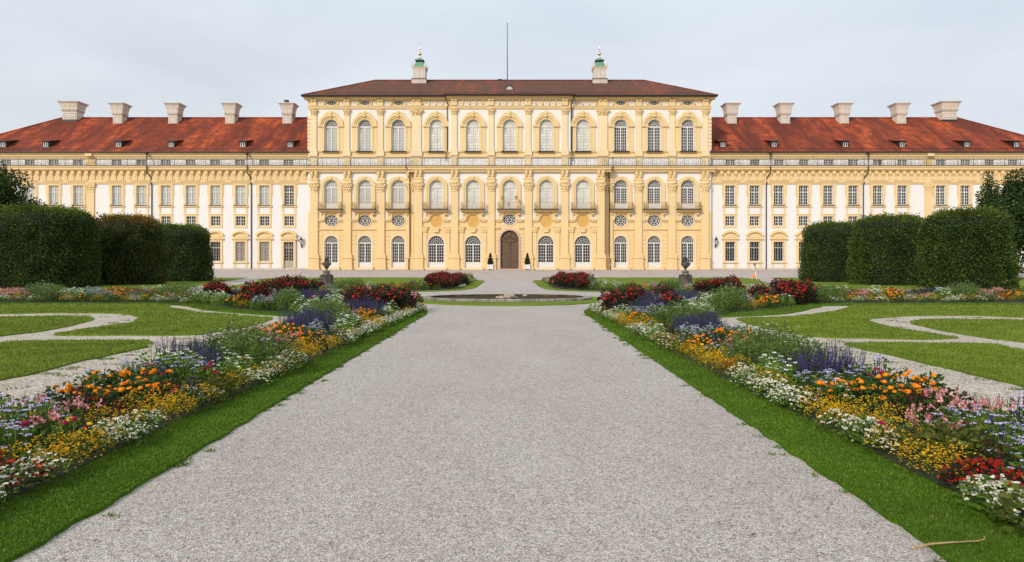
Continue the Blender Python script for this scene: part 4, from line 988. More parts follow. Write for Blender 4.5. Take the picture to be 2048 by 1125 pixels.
# downpipes with hopper heads
def downpipe(path, r=.075):
    mb = MB(); mb.tube(path, r, 6); obj('downpipe', mb, M['pipe'], palace)
    return
kW = D / F
for s, offs in ((-1, (720, 521)), (1, (518, 712))):
    for o in offs:
        x = s * o * kW; mb = MB()
        mb.lathe([(.08, -.4), (.28, 0), (.3, .12)], (x, -.82, Z(308)), 8)
        mb.tube([(x, -.82, Z(308)), (x, -.80, Z(312)), (x + s * -.1, -1.05, Z(320)), (x - s * .1, -1.05, Z(336)), (x + s * .1, -.65, Z(346)), (x - s * .35, -.25, Z(356)), (x - s * .35, -.14, Z(362)), (x - s * .38, -.34, Z(366)), (x - s * .4, -.12, Z(372)), (x - s * .4, -.12, .1)], .085, 6)
        obj('downpipe', mb, M['pipe'], palace)
for s in (-1, 1):
    x = s * 196 * kW; e = EM
    mb = MB(); mb.tube([(s * 204 * kW, -1.6, Z(316, 1)), (s * 204 * kW, -1.65, Z(333, 1)), (s * 203.5 * kW, -1.85, Z(337, 1)), (s * 198 * kW, -1.75, Z(343, 1)), (s * 193.5 * kW - s * 0, -1.7 , Z(350, 1)), (s * 194.5 * kW + s * .2, -1.3, Z(356, 1)), (s * 194.5 * kW + s * .2, -1.25, Z(514, 1)), (s * 196.5 * kW + s * .2, -1.4, Z(519, 1)), (s * 196.5 * kW + s * .2, -1.4, .05)], .085, 6)
    obj('downpipe', mb, M['pipe'], palace)
    mb = MB(); a = s * 126 * kW; b = s * 119.5 * kW
    mb.tube([(a, -2.2, Z(192.5, 2)), (a, -1.9, Z(196, 2)), (b + s * .1, -1.6, Z(213, 1)), (b + s * .3, -1.15, Z(219, 1)), (b + s * .3, -1.02, Z(300, 1)), (b + s * .5, -1.2, Z(306, 1)), (b + s * .5, -1.25, Z(323, 1))], .085, 6)
    obj('downpipe', mb, M['pipe'], palace)
# ------------------------------------------------------------------ ground sheets
def sheet(name, x0, x1, y0, y1, lift, mat, nx=8):
    ys = sorted(set([y0, y1] + [y for y in np.arange(84, 108.1, 2.0) if y0 < y < y1] + [y for y in np.arange(-40, 84, 12.0) if y0 < y < y1]))
    xs = np.linspace(x0, x1, nx); mb = MB()
    vs = [(x, y, ground_z(x, y) + lift) for y in ys for x in xs]
    mb.add(vs, [(j * nx + i, j * nx + i + 1, (j + 1) * nx + i + 1, (j + 1) * nx + i) for j in range(len(ys) - 1) for i in range(nx - 1)])
    return tag(obj(name, mb, mat), kind='structure')
sheet('ground', -700, 700, -60, 900, 0.0, M['gravel'])
sheet('forecourt', -180, 180, 41.5, 108.6, 0.004, M['forecourt'])
sheet('forecourt_edge', -180, 180, 104.4, 108.9, 0.010, M['apron'])
for s, nm in ((-1, 'parterre_gravel'), (1, 'parterre_gravel')):
    sheet(nm, *sorted((s * 5.0, s * 70)), 1.0, 28.6, 0.004, M['gravel_pale'])

def smooth(pts, n=5, closed=True):
    P = [Vector((p[0], p[1])) for p in pts]; out = []; N_ = len(P)
    for i in range(N_ if closed else N_ - 1):
        p0, p1, p2, p3 = P[(i - 1) % N_], P[i], P[(i + 1) % N_], P[(i + 2) % N_]
        for k in range(n):
            t = k / n
            out.append(0.5 * ((2 * p1) + (p2 - p0) * t + (2 * p0 - 5 * p1 + 4 * p2 - p3) * t * t + (3 * p1 - p0 - 3 * p2 + p3) * t ** 3))
    return out
def dense(pts, step):
    out = []
    for a, b in zip(pts, list(pts[1:]) + [pts[0]]):
        a = Vector(a); b = Vector(b); n = max(1, int((b - a).length / step))
        out += [a.lerp(b, i / n) for i in range(n)]
    return out
from mathutils.geometry import tessellate_polygon
from mathutils import noise as mnoise
def jitter(pts, amp, f=3.6):
    out = []
    for i, p in enumerate(pts):
        q = pts[(i + 1) % len(pts)]; r = pts[i - 1]; t = (q - r); n = Vector((-t.y, t.x))
        if n.length > 1e-6: n.normalize()
        v = mnoise.noise(Vector((p.x * f, p.y * f, 0))) + .8 * mnoise.noise(Vector((p.x * f * 3, p.y * f * 3, 5)))
        out.append(p + n * amp * v * 1.4)
    return out
LAWNS = []
def patch(name, pts, mat, h=0.03, amp=0.05, sm=4, lift=0.0, kind='structure', step=0.35, keep=True, **kw):
    P = smooth(pts, sm) if sm > 1 else [Vector(p) for p in pts]
    d = sum(p.y for p in P) / len(P)
    P = jitter(dense(P, step * max(1, d / 20)), amp)
    mb = MB(); n = len(P)
    vs = [(p.x, p.y, ground_z(p.x, p.y) + h + lift) for p in P] + [(p.x, p.y, ground_z(p.x, p.y) + lift - .01) for p in P]
    tris = tessellate_polygon([[Vector((p.x, p.y, 0)) for p in P]])
    area = sum(P[i].x * P[(i + 1) % n].y - P[(i + 1) % n].x * P[i].y for i in range(n))
    fs = []
    for t in tris:
        a, b, c = (P[i] for i in t)
        cr = (b.x - a.x) * (c.y - a.y) - (b.y - a.y) * (c.x - a.x)
        fs.append(tuple(t) if cr > 0 else tuple(t[::-1]))
    for i in range(n):
        j = (i + 1) % n; fs.append((i, i + n, j + n, j) if area > 0 else (i, j, j + n, i + n))
    mb.add(vs, fs); o = obj(name, mb, mat)
    if kind: tag(o, kind=kind)
    if keep: LAWNS.append((name, np.array([(p.x, p.y) for p in P])))
    return o
def gp(l): return [G(*p) for p in l]
EYEP = (CAMX, 0, EYE)
def proj(x, y, z): return (CX + (x - CAMX) * F / y, HY + (EYE - z) * F / y)

# verges beside the central path
for s in (-1, 1):
    patch('verge', [(s * 2.59, 0.8), (s * 3.36, 0.8), (s * 3.34, 7), (s * 3.27, 11), (s * 3.16, 24.2), (s * 2.95, 24.3), (s * 2.72, 23.6), (s * 2.6, 22.4)][::s], M['verge'], 0.025, 0.022, 1, 0.004, step=.07)
# left scroll lawns
patch('lawn', gp([(-260, 608.8), (0, 608.6), (200, 609), (330, 608.6), (342, 616), (400, 626), (461, 630), (517, 635), (546, 638.6), (500, 654), (427, 667), (366, 672.5), (244, 672.5), (146, 673), (108, 671), (137, 664.7), (200, 655), (256, 647.6), (276, 639), (271, 634), (229, 629), (122, 627.6), (0, 629.3), (-260, 633)]), M['lawn'], sm=3)
patch('lawn', gp([(-200, 640), (0, 635.5), (122, 634), (171, 635.5), (188, 640), (156, 650), (98, 662), (0, 674), (-120, 684)]), M['lawn'], sm=3)
patch('lawn', gp([(-220, 712), (-80, 698), (0, 688), (49, 684), (268, 682.6), (303, 684), (293, 696), (220, 712), (146, 729), (73, 748), (0, 763.6), (-150, 805), (-400, 830)]), M['lawn'], sm=3)
# right scroll lawns
patch('lawn', gp([(1475, 639), (1548, 636), (1597, 633), (1646, 627), (1685, 621), (1703, 613), (1712, 610.5), (2048, 610.5), (2320, 610.5), (2320, 640), (2048, 637), (1951, 633), (1841, 633), (1780, 636), (1746, 639), (1738, 642), (1753, 649), (1792, 658), (1853, 667), (1890, 673.5), (1916, 678), (1841, 681), (1719, 678), (1646, 677), (1585, 669), (1516, 654)]), M['lawn'], sm=3)
patch('lawn', gp([(1819, 647), (1834, 642.5), (1890, 640), (2048, 642), (2250, 650), (2250, 712), (2048, 687), (1987, 680), (1914, 669), (1860, 658)]), M['lawn'], sm=3)
patch('lawn', gp([(1690, 691), (1743, 687), (1817, 688), (1963, 690), (2000, 693), (2048, 702), (2300, 735), (2500, 900), (2200, 822), (2048, 777), (1975, 758), (1890, 738), (1817, 721), (1743, 704)]), M['lawn'], sm=3)
# curved verges in front of the crossing beds
patch('verge', gp([(332, 611), (373, 614), (400, 620), (430, 624), (500, 629.5), (580, 635), (596, 634), (590, 627), (520, 623), (450, 617), (425, 609), (400, 604.5), (330, 607.5), (0, 607), (-260, 607), (-260, 609.8), (0, 609.8), (300, 609.8)]), M['verge'], sm=2, lift=.004)
patch('verge', gp([(1425, 636), (1500, 633.5), (1548, 631), (1597, 626), (1619, 620), (1646, 615), (1700, 612.5), (2320, 612), (2320, 608), (1700, 608.5), (1625, 608), (1590, 613), (1520, 620), (1440, 626)]), M['verge'], sm=2, lift=.004)
# far lawns, beds' grass edging, hedge lawns
for s in (-1, 1):
    patch('far_lawn', [(s * 2.5, 67), (s * 2.25, 55), (s * 2.3, 44.5), (s * 3.6, 41), (s * 5.7, 39.4), (s * 8.4, 36.9), (s * 11.2, 34.2), (s * 14, 34.0), (s * 18, 38), (s * 20.3, 50), (s * 23.6, 64), (s * 27.2, 80), (s * 10, 81), (s * 7, 80), (s * 6.2, 71)][::s], M['lawn'], sm=2)
    patch('far_lawn', [(s * 22.4, 49), (s * 26.2, 63), (s * 30.6, 80), (s * 75, 82), (s * 75, 36), (s * 19, 36), (s * 20.8, 42)][::s], M['lawn'], sm=1)
    patch('gravel_strip', [(s * 8, 49.5), (s * 12, 53), (s * 17, 54), (s * 20, 52), (s * 17, 50.2), (s * 12, 50.5)][::s], M['gravel_pale'], .045, .02, 3, keep=False)
patch('fountain_lawn', [(4.6 * math.cos(a), 31.7 + 5.2 * math.sin(a)) for a in [2 * PI * i / 24 for i in range(24)]], M['lawn'], sm=1)

# ------------------------------------------------------------------ grass blades
def inside(pts, poly):
    x, y = pts[:, 0], pts[:, 1]; r = np.zeros(len(pts), bool); n = len(poly); j = n - 1
    for i in range(n):
        xi, yi = poly[i]; xj, yj = poly[j]
        c = ((yi > y) != (yj > y)) & (x < (xj - xi) * (y - yi) / (yj - yi + 1e-12) + xi); r ^= c; j = i
    return r
def in_view(P, m=40):
    px = CX + (P[:, 0] - CAMX) * F / P[:, 1]; return (px > -m) & (px < 2048 + m)
def blades(polys, dens, hmul=1.0):
    out = []
    for poly in polys:
        lo, hi = poly.min(0), poly.max(0)
        for ya, yb, d in dens:
            y0, y1 = max(lo[1], ya), min(hi[1], yb)
            if y1 <= y0: continue
            xw = y1 * 0.79; x0, x1 = max(lo[0], -xw), min(hi[0], xw)
            if x1 <= x0: continue
            n = int((x1 - x0) * (y1 - y0) * d)
            if n < 1: continue
            P = np.column_stack([rng.uniform(x0, x1, n), rng.uniform(y0, y1, n)])
            P = P[inside(P, poly) & in_view(P)]; out.append(P)
    P = np.concatenate(out); n = len(P)
    a = rng.uniform(0, 2 * PI, n); y = P[:, 1]
    w = (0.0028 + 0.0009 * y) * rng.uniform(.7, 1.3, n); h = (0.022 + 0.0012 * y) * rng.uniform(.5, 1.4, n) * hmul
    lean = rng.normal(0, .45, (n, 2)) * h[:, None]
    V = np.zeros((n, 3, 3)); z0 = .022
    V[:, 0, 0] = P[:, 0] - np.cos(a) * w; V[:, 0, 1] = P[:, 1] - np.sin(a) * w; V[:, 0, 2] = z0
    V[:, 1, 0] = P[:, 0] + np.cos(a) * w; V[:, 1, 1] = P[:, 1] + np.sin(a) * w; V[:, 1, 2] = z0
    V[:, 2, 0] = P[:, 0] + lean[:, 0]; V[:, 2, 1] = P[:, 1] + lean[:, 1]; V[:, 2, 2] = z0 + h
    return V.reshape(-1, 3), np.arange(3 * n).reshape(-1, 3)
vp = [p for n_, p in LAWNS if n_ == 'verge']; lp = [p for n_, p in LAWNS if n_ == 'lawn']
V, T = blades(vp, [(2, 5.5, 12500), (5.5, 8, 7500), (8, 12, 4000), (12, 18, 1900), (18, 31, 700)], .65)
tag(put('grass', np_mesh('grass', V, T, M['blade'])), 'short dark green grass on the verges beside the flower beds', 'grass', kind='stuff')
V, T = blades(lp, [(6, 10, 2400), (10, 14, 1400), (14, 19, 700), (19, 25, 350), (25, 31, 170)], 0.8)
tag(put('grass', np_mesh('grass', V, T, M['blade_lawn'])), 'mown lawn grass of the scroll shaped parterre', 'grass', kind='stuff')
# stray tufts and fallen bits on the gravel beside the turf
tv = []
def weed_tufts():
    Vs = []
    for s in (-1, 1):
        for i in range(34):
            y = rng.uniform(3, 22); x = s * (2.585 - abs(rng.normal(0, .05))); Vs.append((x, y, .03 + .02 * rng.random(), 16))
        for i in range(60):
            y = rng.uniform(7, 19); x = s * rng.uniform(5.3, 7.2); Vs.append((x, y, .07 + .08 * rng.random(), 26))
        for i in range(60):
            y = rng.uniform(17, 24); x = s * rng.uniform(8, 17); Vs.append((x, y, .1, 18))
    C = []
    for x, y, r, n in Vs:
        k = rng.normal(0, r * .6, (n, 2)); k[:, 0] *= 1.6; C.append(np.column_stack([x + k[:, 0], y + k[:, 1]]))
    P = np.concatenate(C); n = len(P); a = rng.uniform(0, 2 * PI, n); w = (.004 + .0007 * P[:, 1]); h = rng.uniform(.012, .035, n)
    V = np.zeros((n, 3, 3)); V[:, 0] = np.column_stack([P[:, 0] - np.cos(a) * w, P[:, 1] - np.sin(a) * w, np.full(n, .004)])
    V[:, 1] = np.column_stack([P[:, 0] + np.cos(a) * w, P[:, 1] + np.sin(a) * w, np.full(n, .004)]); V[:, 2] = np.column_stack([P[:, 0] + rng.normal(0, .02, n), P[:, 1] + rng.normal(0, .02, n), .004 + h])
    return V.reshape(-1, 3), np.arange(3 * n).reshape(-1, 3)
V, T = weed_tufts(); tag(put('weeds', np_mesh('weeds', V, T, M['blade'])), 'small weeds sprouting through the gravel', 'weeds', kind='stuff')
# loose pebbles
def pebbles():
    n = 9000; y = 3.4 + 9 * rng.random(n) ** 1.6; x = rng.uniform(-1, 1, n) * np.minimum(2.62, 2.62)
    r = rng.uniform(.0035, .0085, n); B = np.array([(1, 0, 0), (-1, 0, 0), (0, 1, 0), (0, -1, 0), (0, 0, .7), (0, 0, -.7)], float)
    Fc = np.array([(0, 2, 4), (2, 1, 4), (1, 3, 4), (3, 0, 4)])
    V = B[None] * r[:, None, None] * rng.uniform(.7, 1.3, (n, 6, 1)); a = rng.uniform(0, 2 * PI, n)
    c, s = np.cos(a)[:, None], np.sin(a)[:, None]; X_, Y_ = V[:, :, 0] * c - V[:, :, 1] * s, V[:, :, 0] * s + V[:, :, 1] * c
    V = np.stack([X_ + x[:, None], Y_ + y[:, None], V[:, :, 2] + .001], 2)
    T = (Fc[None] + 6 * np.arange(n)[:, None, None]).reshape(-1, 3); return V.reshape(-1, 3), T
M['pebble'] = leafmat('loose_pebble', [(0, (0.12, 0.11, 0.10)), (0.4, (0.33, 0.30, 0.28)), (0.8, (0.5, 0.47, 0.44)), (1, (0.72, 0.69, 0.66))], trans=0, rough=.8)
V, T = pebbles(); tag(put('pebbles', np_mesh('pebbles', V, T, M['pebble'])), 'loose pebbles lying on the gravel path', 'pebbles', kind='stuff')

M['dry'] = leafmat('fallen_leaf', [(0, (0.10, 0.05, 0.02)), (0.6, (0.26, 0.17, 0.06)), (1, (0.38, 0.30, 0.10))], trans=0)
n_ = 120; yy = 3.6 + 16 * rng.random(n_) ** 1.3; sd = rng.choice([-1, 1], n_); xx = sd * (2.75 - np.abs(rng.normal(0, .55, n_))); an = rng.uniform(0, 2 * PI, n_); ll = rng.uniform(.012, .03, n_)
Vd = np.stack([np.column_stack([xx + ll * np.cos(an + q) * w_, yy + ll * np.sin(an + q) * w_, np.full(n_, .012) + rng.random(n_) * .006]) for q, w_ in ((0, 1), (PI / 2, .45), (PI, 1), (3 * PI / 2, .45))], 1)
tag(put('fallen_leaves', np_mesh('fallen_leaves', Vd.reshape(-1, 3), np.arange(4 * n_).reshape(-1, 4), M['dry'])), 'a few small dry leaves scattered on the gravel path', 'leaves', kind='stuff')

# ------------------------------------------------------------------ leaves
def quads(C, Dv, L, W, up=0.5):
    """leaf-shaped quads: base point, direction, length, width"""
    n = len(C); Dv = Dv / (np.linalg.norm(Dv, axis=1, keepdims=True) + 1e-9)
    r = rng.normal(0, 1, (n, 3)); r[:, 2] *= up
    S = np.cross(Dv, r); S /= (np.linalg.norm(S, axis=1, keepdims=True) + 1e-9)
    L = np.broadcast_to(L, (n,))[:, None]; W = np.broadcast_to(W, (n,))[:, None]
    V = np.stack([C, C + Dv * L * .5 + S * W * .5, C + Dv * L, C + Dv * L * .5 - S * W * .5], 1)
    return V.reshape(-1, 3), np.arange(4 * n).reshape(-1, 4)
def hedge(x, y, R, H, mat, label, seed, nleaf=30000):
    g = np.random.default_rng(seed); root = tag(empty('clipped_hedge', (x, y, 0)), label, 'hedge', 'tall clipped hornbeam blocks beside the parterre')
    def surf(th, t):   # t 0..1 up the side, 1..2 across the top
        ce = np.abs(np.cos(th)) ** 2.6 + np.abs(np.sin(th)) ** 2.6
        rr = R / ce ** (1 / 2.6)
        rc = .72
        z = np.where(t < 1, t * (H - rc), H - rc + rc * np.sin(np.clip(t - 1, 0, 1) * PI / 2))
        f = np.where(t < 1, 1.07 - .10 * t, .97 * (rr - rc + rc * np.cos(np.clip(t - 1, 0, 1) * PI / 2)) / rr)
        ff = np.where(t > 2, np.clip(3 - t, 0, 1) * (rr - rc) / rr, f)
        w = .10 * np.sin(th * 5 + z * 1.3 + seed) + .07 * np.sin(th * 11 - z * 2.1) + .05 * np.sin(z * 3.1 + seed * 2)
        z = np.where(t > 2, H + .06 * np.sin(th * 7 + ff * 9) + .10 * (1 - ff), z)
        q = rr * ff + w * np.where(t > 2, 0, 1)
        return q * np.cos(th), q * np.sin(th), z
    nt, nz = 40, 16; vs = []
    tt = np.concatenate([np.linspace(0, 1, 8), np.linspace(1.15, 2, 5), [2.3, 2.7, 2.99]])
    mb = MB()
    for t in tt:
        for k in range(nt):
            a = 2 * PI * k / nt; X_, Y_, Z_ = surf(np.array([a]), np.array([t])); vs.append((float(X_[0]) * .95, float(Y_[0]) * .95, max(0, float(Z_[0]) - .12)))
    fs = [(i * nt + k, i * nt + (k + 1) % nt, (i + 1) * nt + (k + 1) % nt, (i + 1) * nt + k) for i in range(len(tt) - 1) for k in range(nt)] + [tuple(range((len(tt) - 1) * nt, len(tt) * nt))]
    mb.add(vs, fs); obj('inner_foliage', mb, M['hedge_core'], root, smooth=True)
    n = nleaf; th = g.uniform(0, 2 * PI, n); u = g.random(n); t = np.where(u < .74, u / .74, np.where(u < .84, 1 + (u - .74) / .10, 2 + (1 - np.sqrt(1 - np.clip((u - .84) / .16, 0, 1)))))
    X_, Y_, Z_ = surf(th, t); d = np.column_stack([np.cos(th), np.sin(th), np.where(t > 2, 1.5, np.where(t > 1, .7, .15))])
    C = np.column_stack([X_, Y_, Z_]) + d * (g.normal(-.03, .07, n) + (g.random(n) ** 8) * .22)[:, None]; C[:, 2] = np.maximum(C[:, 2], .03)
    V, T = quads(C, d + g.normal(0, .75, (n, 3)) + [0, 0, -.25], g.uniform(.08, .17, n), g.uniform(.06, .11, n), 1.0)
    put('leaves', np_mesh('hedge_leaves', V, T, mat), root); 
    tr = MB(); tr.tube([(0, 0, 0), (0, 0, H * .6)], [.16, .09], 8); obj('trunk', tr, M['bark'], root)
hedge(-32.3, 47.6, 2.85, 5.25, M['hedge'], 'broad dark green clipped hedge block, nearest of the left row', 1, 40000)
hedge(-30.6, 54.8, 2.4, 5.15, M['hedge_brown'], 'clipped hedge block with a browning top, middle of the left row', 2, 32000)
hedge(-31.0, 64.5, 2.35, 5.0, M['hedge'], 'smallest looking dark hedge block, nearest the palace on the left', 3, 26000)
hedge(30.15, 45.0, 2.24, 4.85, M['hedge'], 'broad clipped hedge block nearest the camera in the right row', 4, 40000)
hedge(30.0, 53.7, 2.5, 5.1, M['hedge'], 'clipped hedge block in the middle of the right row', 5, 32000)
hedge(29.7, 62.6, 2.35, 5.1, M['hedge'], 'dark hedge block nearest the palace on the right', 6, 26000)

def tree(name, label, x, y, trunk_h, blobs, mat, n, seed, leaf=.28, group=None):
    g = np.random.default_rng(seed); root = tag(empty(name, (x, y, 0)), label, 'tree', group)
    t = MB(); top = max(b[2] for b in blobs); t.tube([(0, 0, -.1), (.1, .05, trunk_h * .5), (0, 0, trunk_h), (.1, 0, top)], [.34, .26, .2, .05], 8)
    for b in blobs: t.tube([(0, 0, trunk_h * .8), (b[0] * .5, b[1] * .5, (trunk_h + b[2]) * .5), (b[0], b[1], b[2])], [.13, .09, .03], 5)
    obj('trunk', t, M['bark'], root)
    tot = sum(b[3] ** 2 for b in blobs); Cs, Ds = [], []
    for bx, by, bz, br, bh in blobs:
        m = int(n * br * br / tot); d = g.normal(0, 1, (m, 3)); d /= np.linalg.norm(d, axis=1, keepdims=True)
        r = g.random(m) ** .28; wob = 1 + .16 * np.sin(d[:, 0] * 7 + bx) * np.sin(d[:, 2] * 6 + by) + .09 * np.sin(d[:, 1] * 15 + d[:, 2] * 11)
        Cs.append(np.column_stack([bx + d[:, 0] * br * r * wob, by + d[:, 1] * br * r * wob, bz + d[:, 2] * bh * r * wob])); Ds.append(d)
    C = np.concatenate(Cs); Dd = np.concatenate(Ds); V, T = quads(C, Dd + g.normal(0, .9, C.shape) + [0, 0, -.3], g.uniform(.6, 1.2, len(C)) * leaf, g.uniform(.4, .8, len(C)) * leaf, 1.0)
    put('crown', np_mesh(name + '_crown', V, T, mat), root)
def blobset(seed, n, R, z0, z1, br):
    r = random.Random(seed); out = []
    for i in range(n):
        z = z0 + (z1 - z0) * i / (n - 1); f = math.sin(PI * (.18 + .72 * i / (n - 1))); a = r.uniform(0, 2 * PI); q = R * f * r.uniform(.35, .8)
        s_ = br * r.uniform(.8, 1.25) * (.6 + .5 * f); out.append((q * math.cos(a), q * math.sin(a), z, s_, s_ * .85))
    return out + [(0, 0, (z0 + z1) / 2, R * .75, (z1 - z0) * .42)]
tree('lime_tree', 'tall dark tree at the far left behind the hedge blocks', -54.6, 72, 3, blobset(3, 17, 4.4, 3.2, 12.0, 1.9), M['tree'], 26000, 11, .30)
tree('small_tree', 'low loose bush-like tree right of the tall dark tree on the left', -50.6, 72, 1.5, blobset(9, 8, 1.6, 1.5, 7.4, 1.0), M['tree'], 8000, 12, .24)
tree('lime_tree', 'tall dark tree at the far right edge overhanging the hedges', 57.2, 75, 3, blobset(5, 18, 5.2, 3.2, 11.0, 1.9), M['tree'], 28000, 13, .30)
cone = [(0.25 * math.cos(i * 2.4), 0.25 * math.sin(i * 2.4), 1.2 + i * .86, 2.7 - i * .2, .95) for i in range(12)]
tree('conifer', 'pointed conifer standing left of the tall tree on the right', 51.3, 73, 1.2, cone, M['conifer'], 24000, 14, .26)

# ------------------------------------------------------------------ flower beds
def soil(pts, lift=.02):
    return patch('flower_bed_soil', pts, M['soil'], .04, .03, 1, 0, kind='structure', keep=False, step=.4)
PATHBED = {}; BEDS = []
for s in (-1, 1):
    pb = [(s * 3.06, 22), (s * 3.10, 15), (s * 3.19, 10), (s * 3.27, 7), (s * 3.32, 1.5), (s * 4.88, 1.5), (s * 4.95, 9), (s * 5.05, 14), (s * 5.3, 17.5), (s * 6.1, 20.6), (s * 6.9, 22.1), (s * 8.6, 23.4), (s * 10.6, 25.3), (s * 12.1, 27.3), (s * 14.5, 28.25), (s * 46, 28.3), (s * 46, 35.2), (s * 17, 35.2), (s * 14, 34), (s * 11.5, 31.2), (s * 8.5, 28.6), (s * 5.5, 26.6), (s * 3.3, 24.6)]
    soil(pb[::s]); BEDS.append((s, 'A', np.array(pb)))
    fb = [(s * 3.3, 67), (s * 3.0, 47), (s * 3.1, 45), (s * 4.2, 42.2), (s * 6.3, 40.4), (s * 9.0, 37.9), (s * 12, 35.3), (s * 15, 34.9), (s * 17, 38), (s * 13, 40), (s * 9.6, 42.3), (s * 7.2, 45), (s * 6.4, 50), (s * 6.6, 67)]
    soil(fb[::s]); BEDS.append((s, 'B', np.array(fb)))

SPEC = {  # kind: name, description, leaf mat, petal mat, radius, height, n leaves, leaf size, bloom type, n blooms, bloom radius
 'w': ('white_begonia', 'low white flowering begonia', 'l_mid', 'p_white', .19, .22, 75, .055, 'cluster', 62, .017),
 'y': ('golden_bidens', 'feathery plant covered in small golden flowers', 'l_olive', 'p_yellow', .19, .27, 75, .045, 'cluster', 100, .0085),
 'm': ('orange_marigold', 'dark leaved marigold with big orange pompom flowers', 'l_dark', 'p_orange', .16, .33, 60, .07, 'pom', 3, .041),
 'ym': ('yellow_marigold', 'marigold with yellow pompom flowers', 'l_mid', 'p_ymari', .15, .28, 60, .055, 'pom', 3, .030),
 'a': ('lilac_ageratum', 'loose plant with pale lilac flower heads', 'l_mid', 'p_lilac', .18, .36, 60, .06, 'flat', 15, .021),
 'z': ('magenta_zinnia', 'leafy zinnia with magenta flower heads', 'l_mid', 'p_magenta', .16, .36, 60, .075, 'pom', 3, .028),
 'd': ('dark_red_amaranth', 'bronze leaved plant with dark red flowers', 'l_bronze', 'p_maroon', .16, .34, 60, .06, 'cluster', 18, .015),
 'p': ('pink_snapdragon', 'upright snapdragon with pink flower spikes', 'l_grey', 'p_pink', .15, .40, 50, .06, 'fatspike', 5, .02),
 's': ('blue_salvia', 'salvia with tall blue violet flower spikes', 'l_dark', 'p_salvia', .17, .50, 60, .07, 'spike', 12, .015),
 'v': ('violet_heliotrope', 'dark leaved plant with deep violet flower heads', 'l_dark', 'p_violet', .17, .33, 55, .07, 'cluster', 26, .02),
 'wz': ('white_zinnia', 'fresh green leafy plant with white daisy flowers', 'l_lime', 'p_daisy', .20, .38, 110, .062, 'flat', 10, .027),
 'g': ('cleome_bush', 'airy grey green bush with few white flowers', 'l_grey', 'p_daisy', .30, .58, 190, .08, 'flat', 3, .014),
 'gm': ('green_sage', 'olive green foliage plant with tiny reddish flowers', 'l_olive', 'p_maroon', .20, .34, 90, .07, 'cluster', 9, .014),
 'r': ('scarlet_begonia', 'bronze leaved begonia with scarlet flowers', 'l_bronze', 'p_red', .17, .22, 50, .055, 'cluster', 34, .016),
 'sr': ('salmon_sage', 'low plant with salmon red flowers', 'l_olive', 'p_salmon', .17, .26, 60, .05, 'cluster', 50, .012),
 'D': ('red_dahlia', 'tall bronze leaved dahlia with crimson flowers', 'l_bronze', 'p_dahlia', .40, .86, 330, .11, 'pom', 17, .052),
}
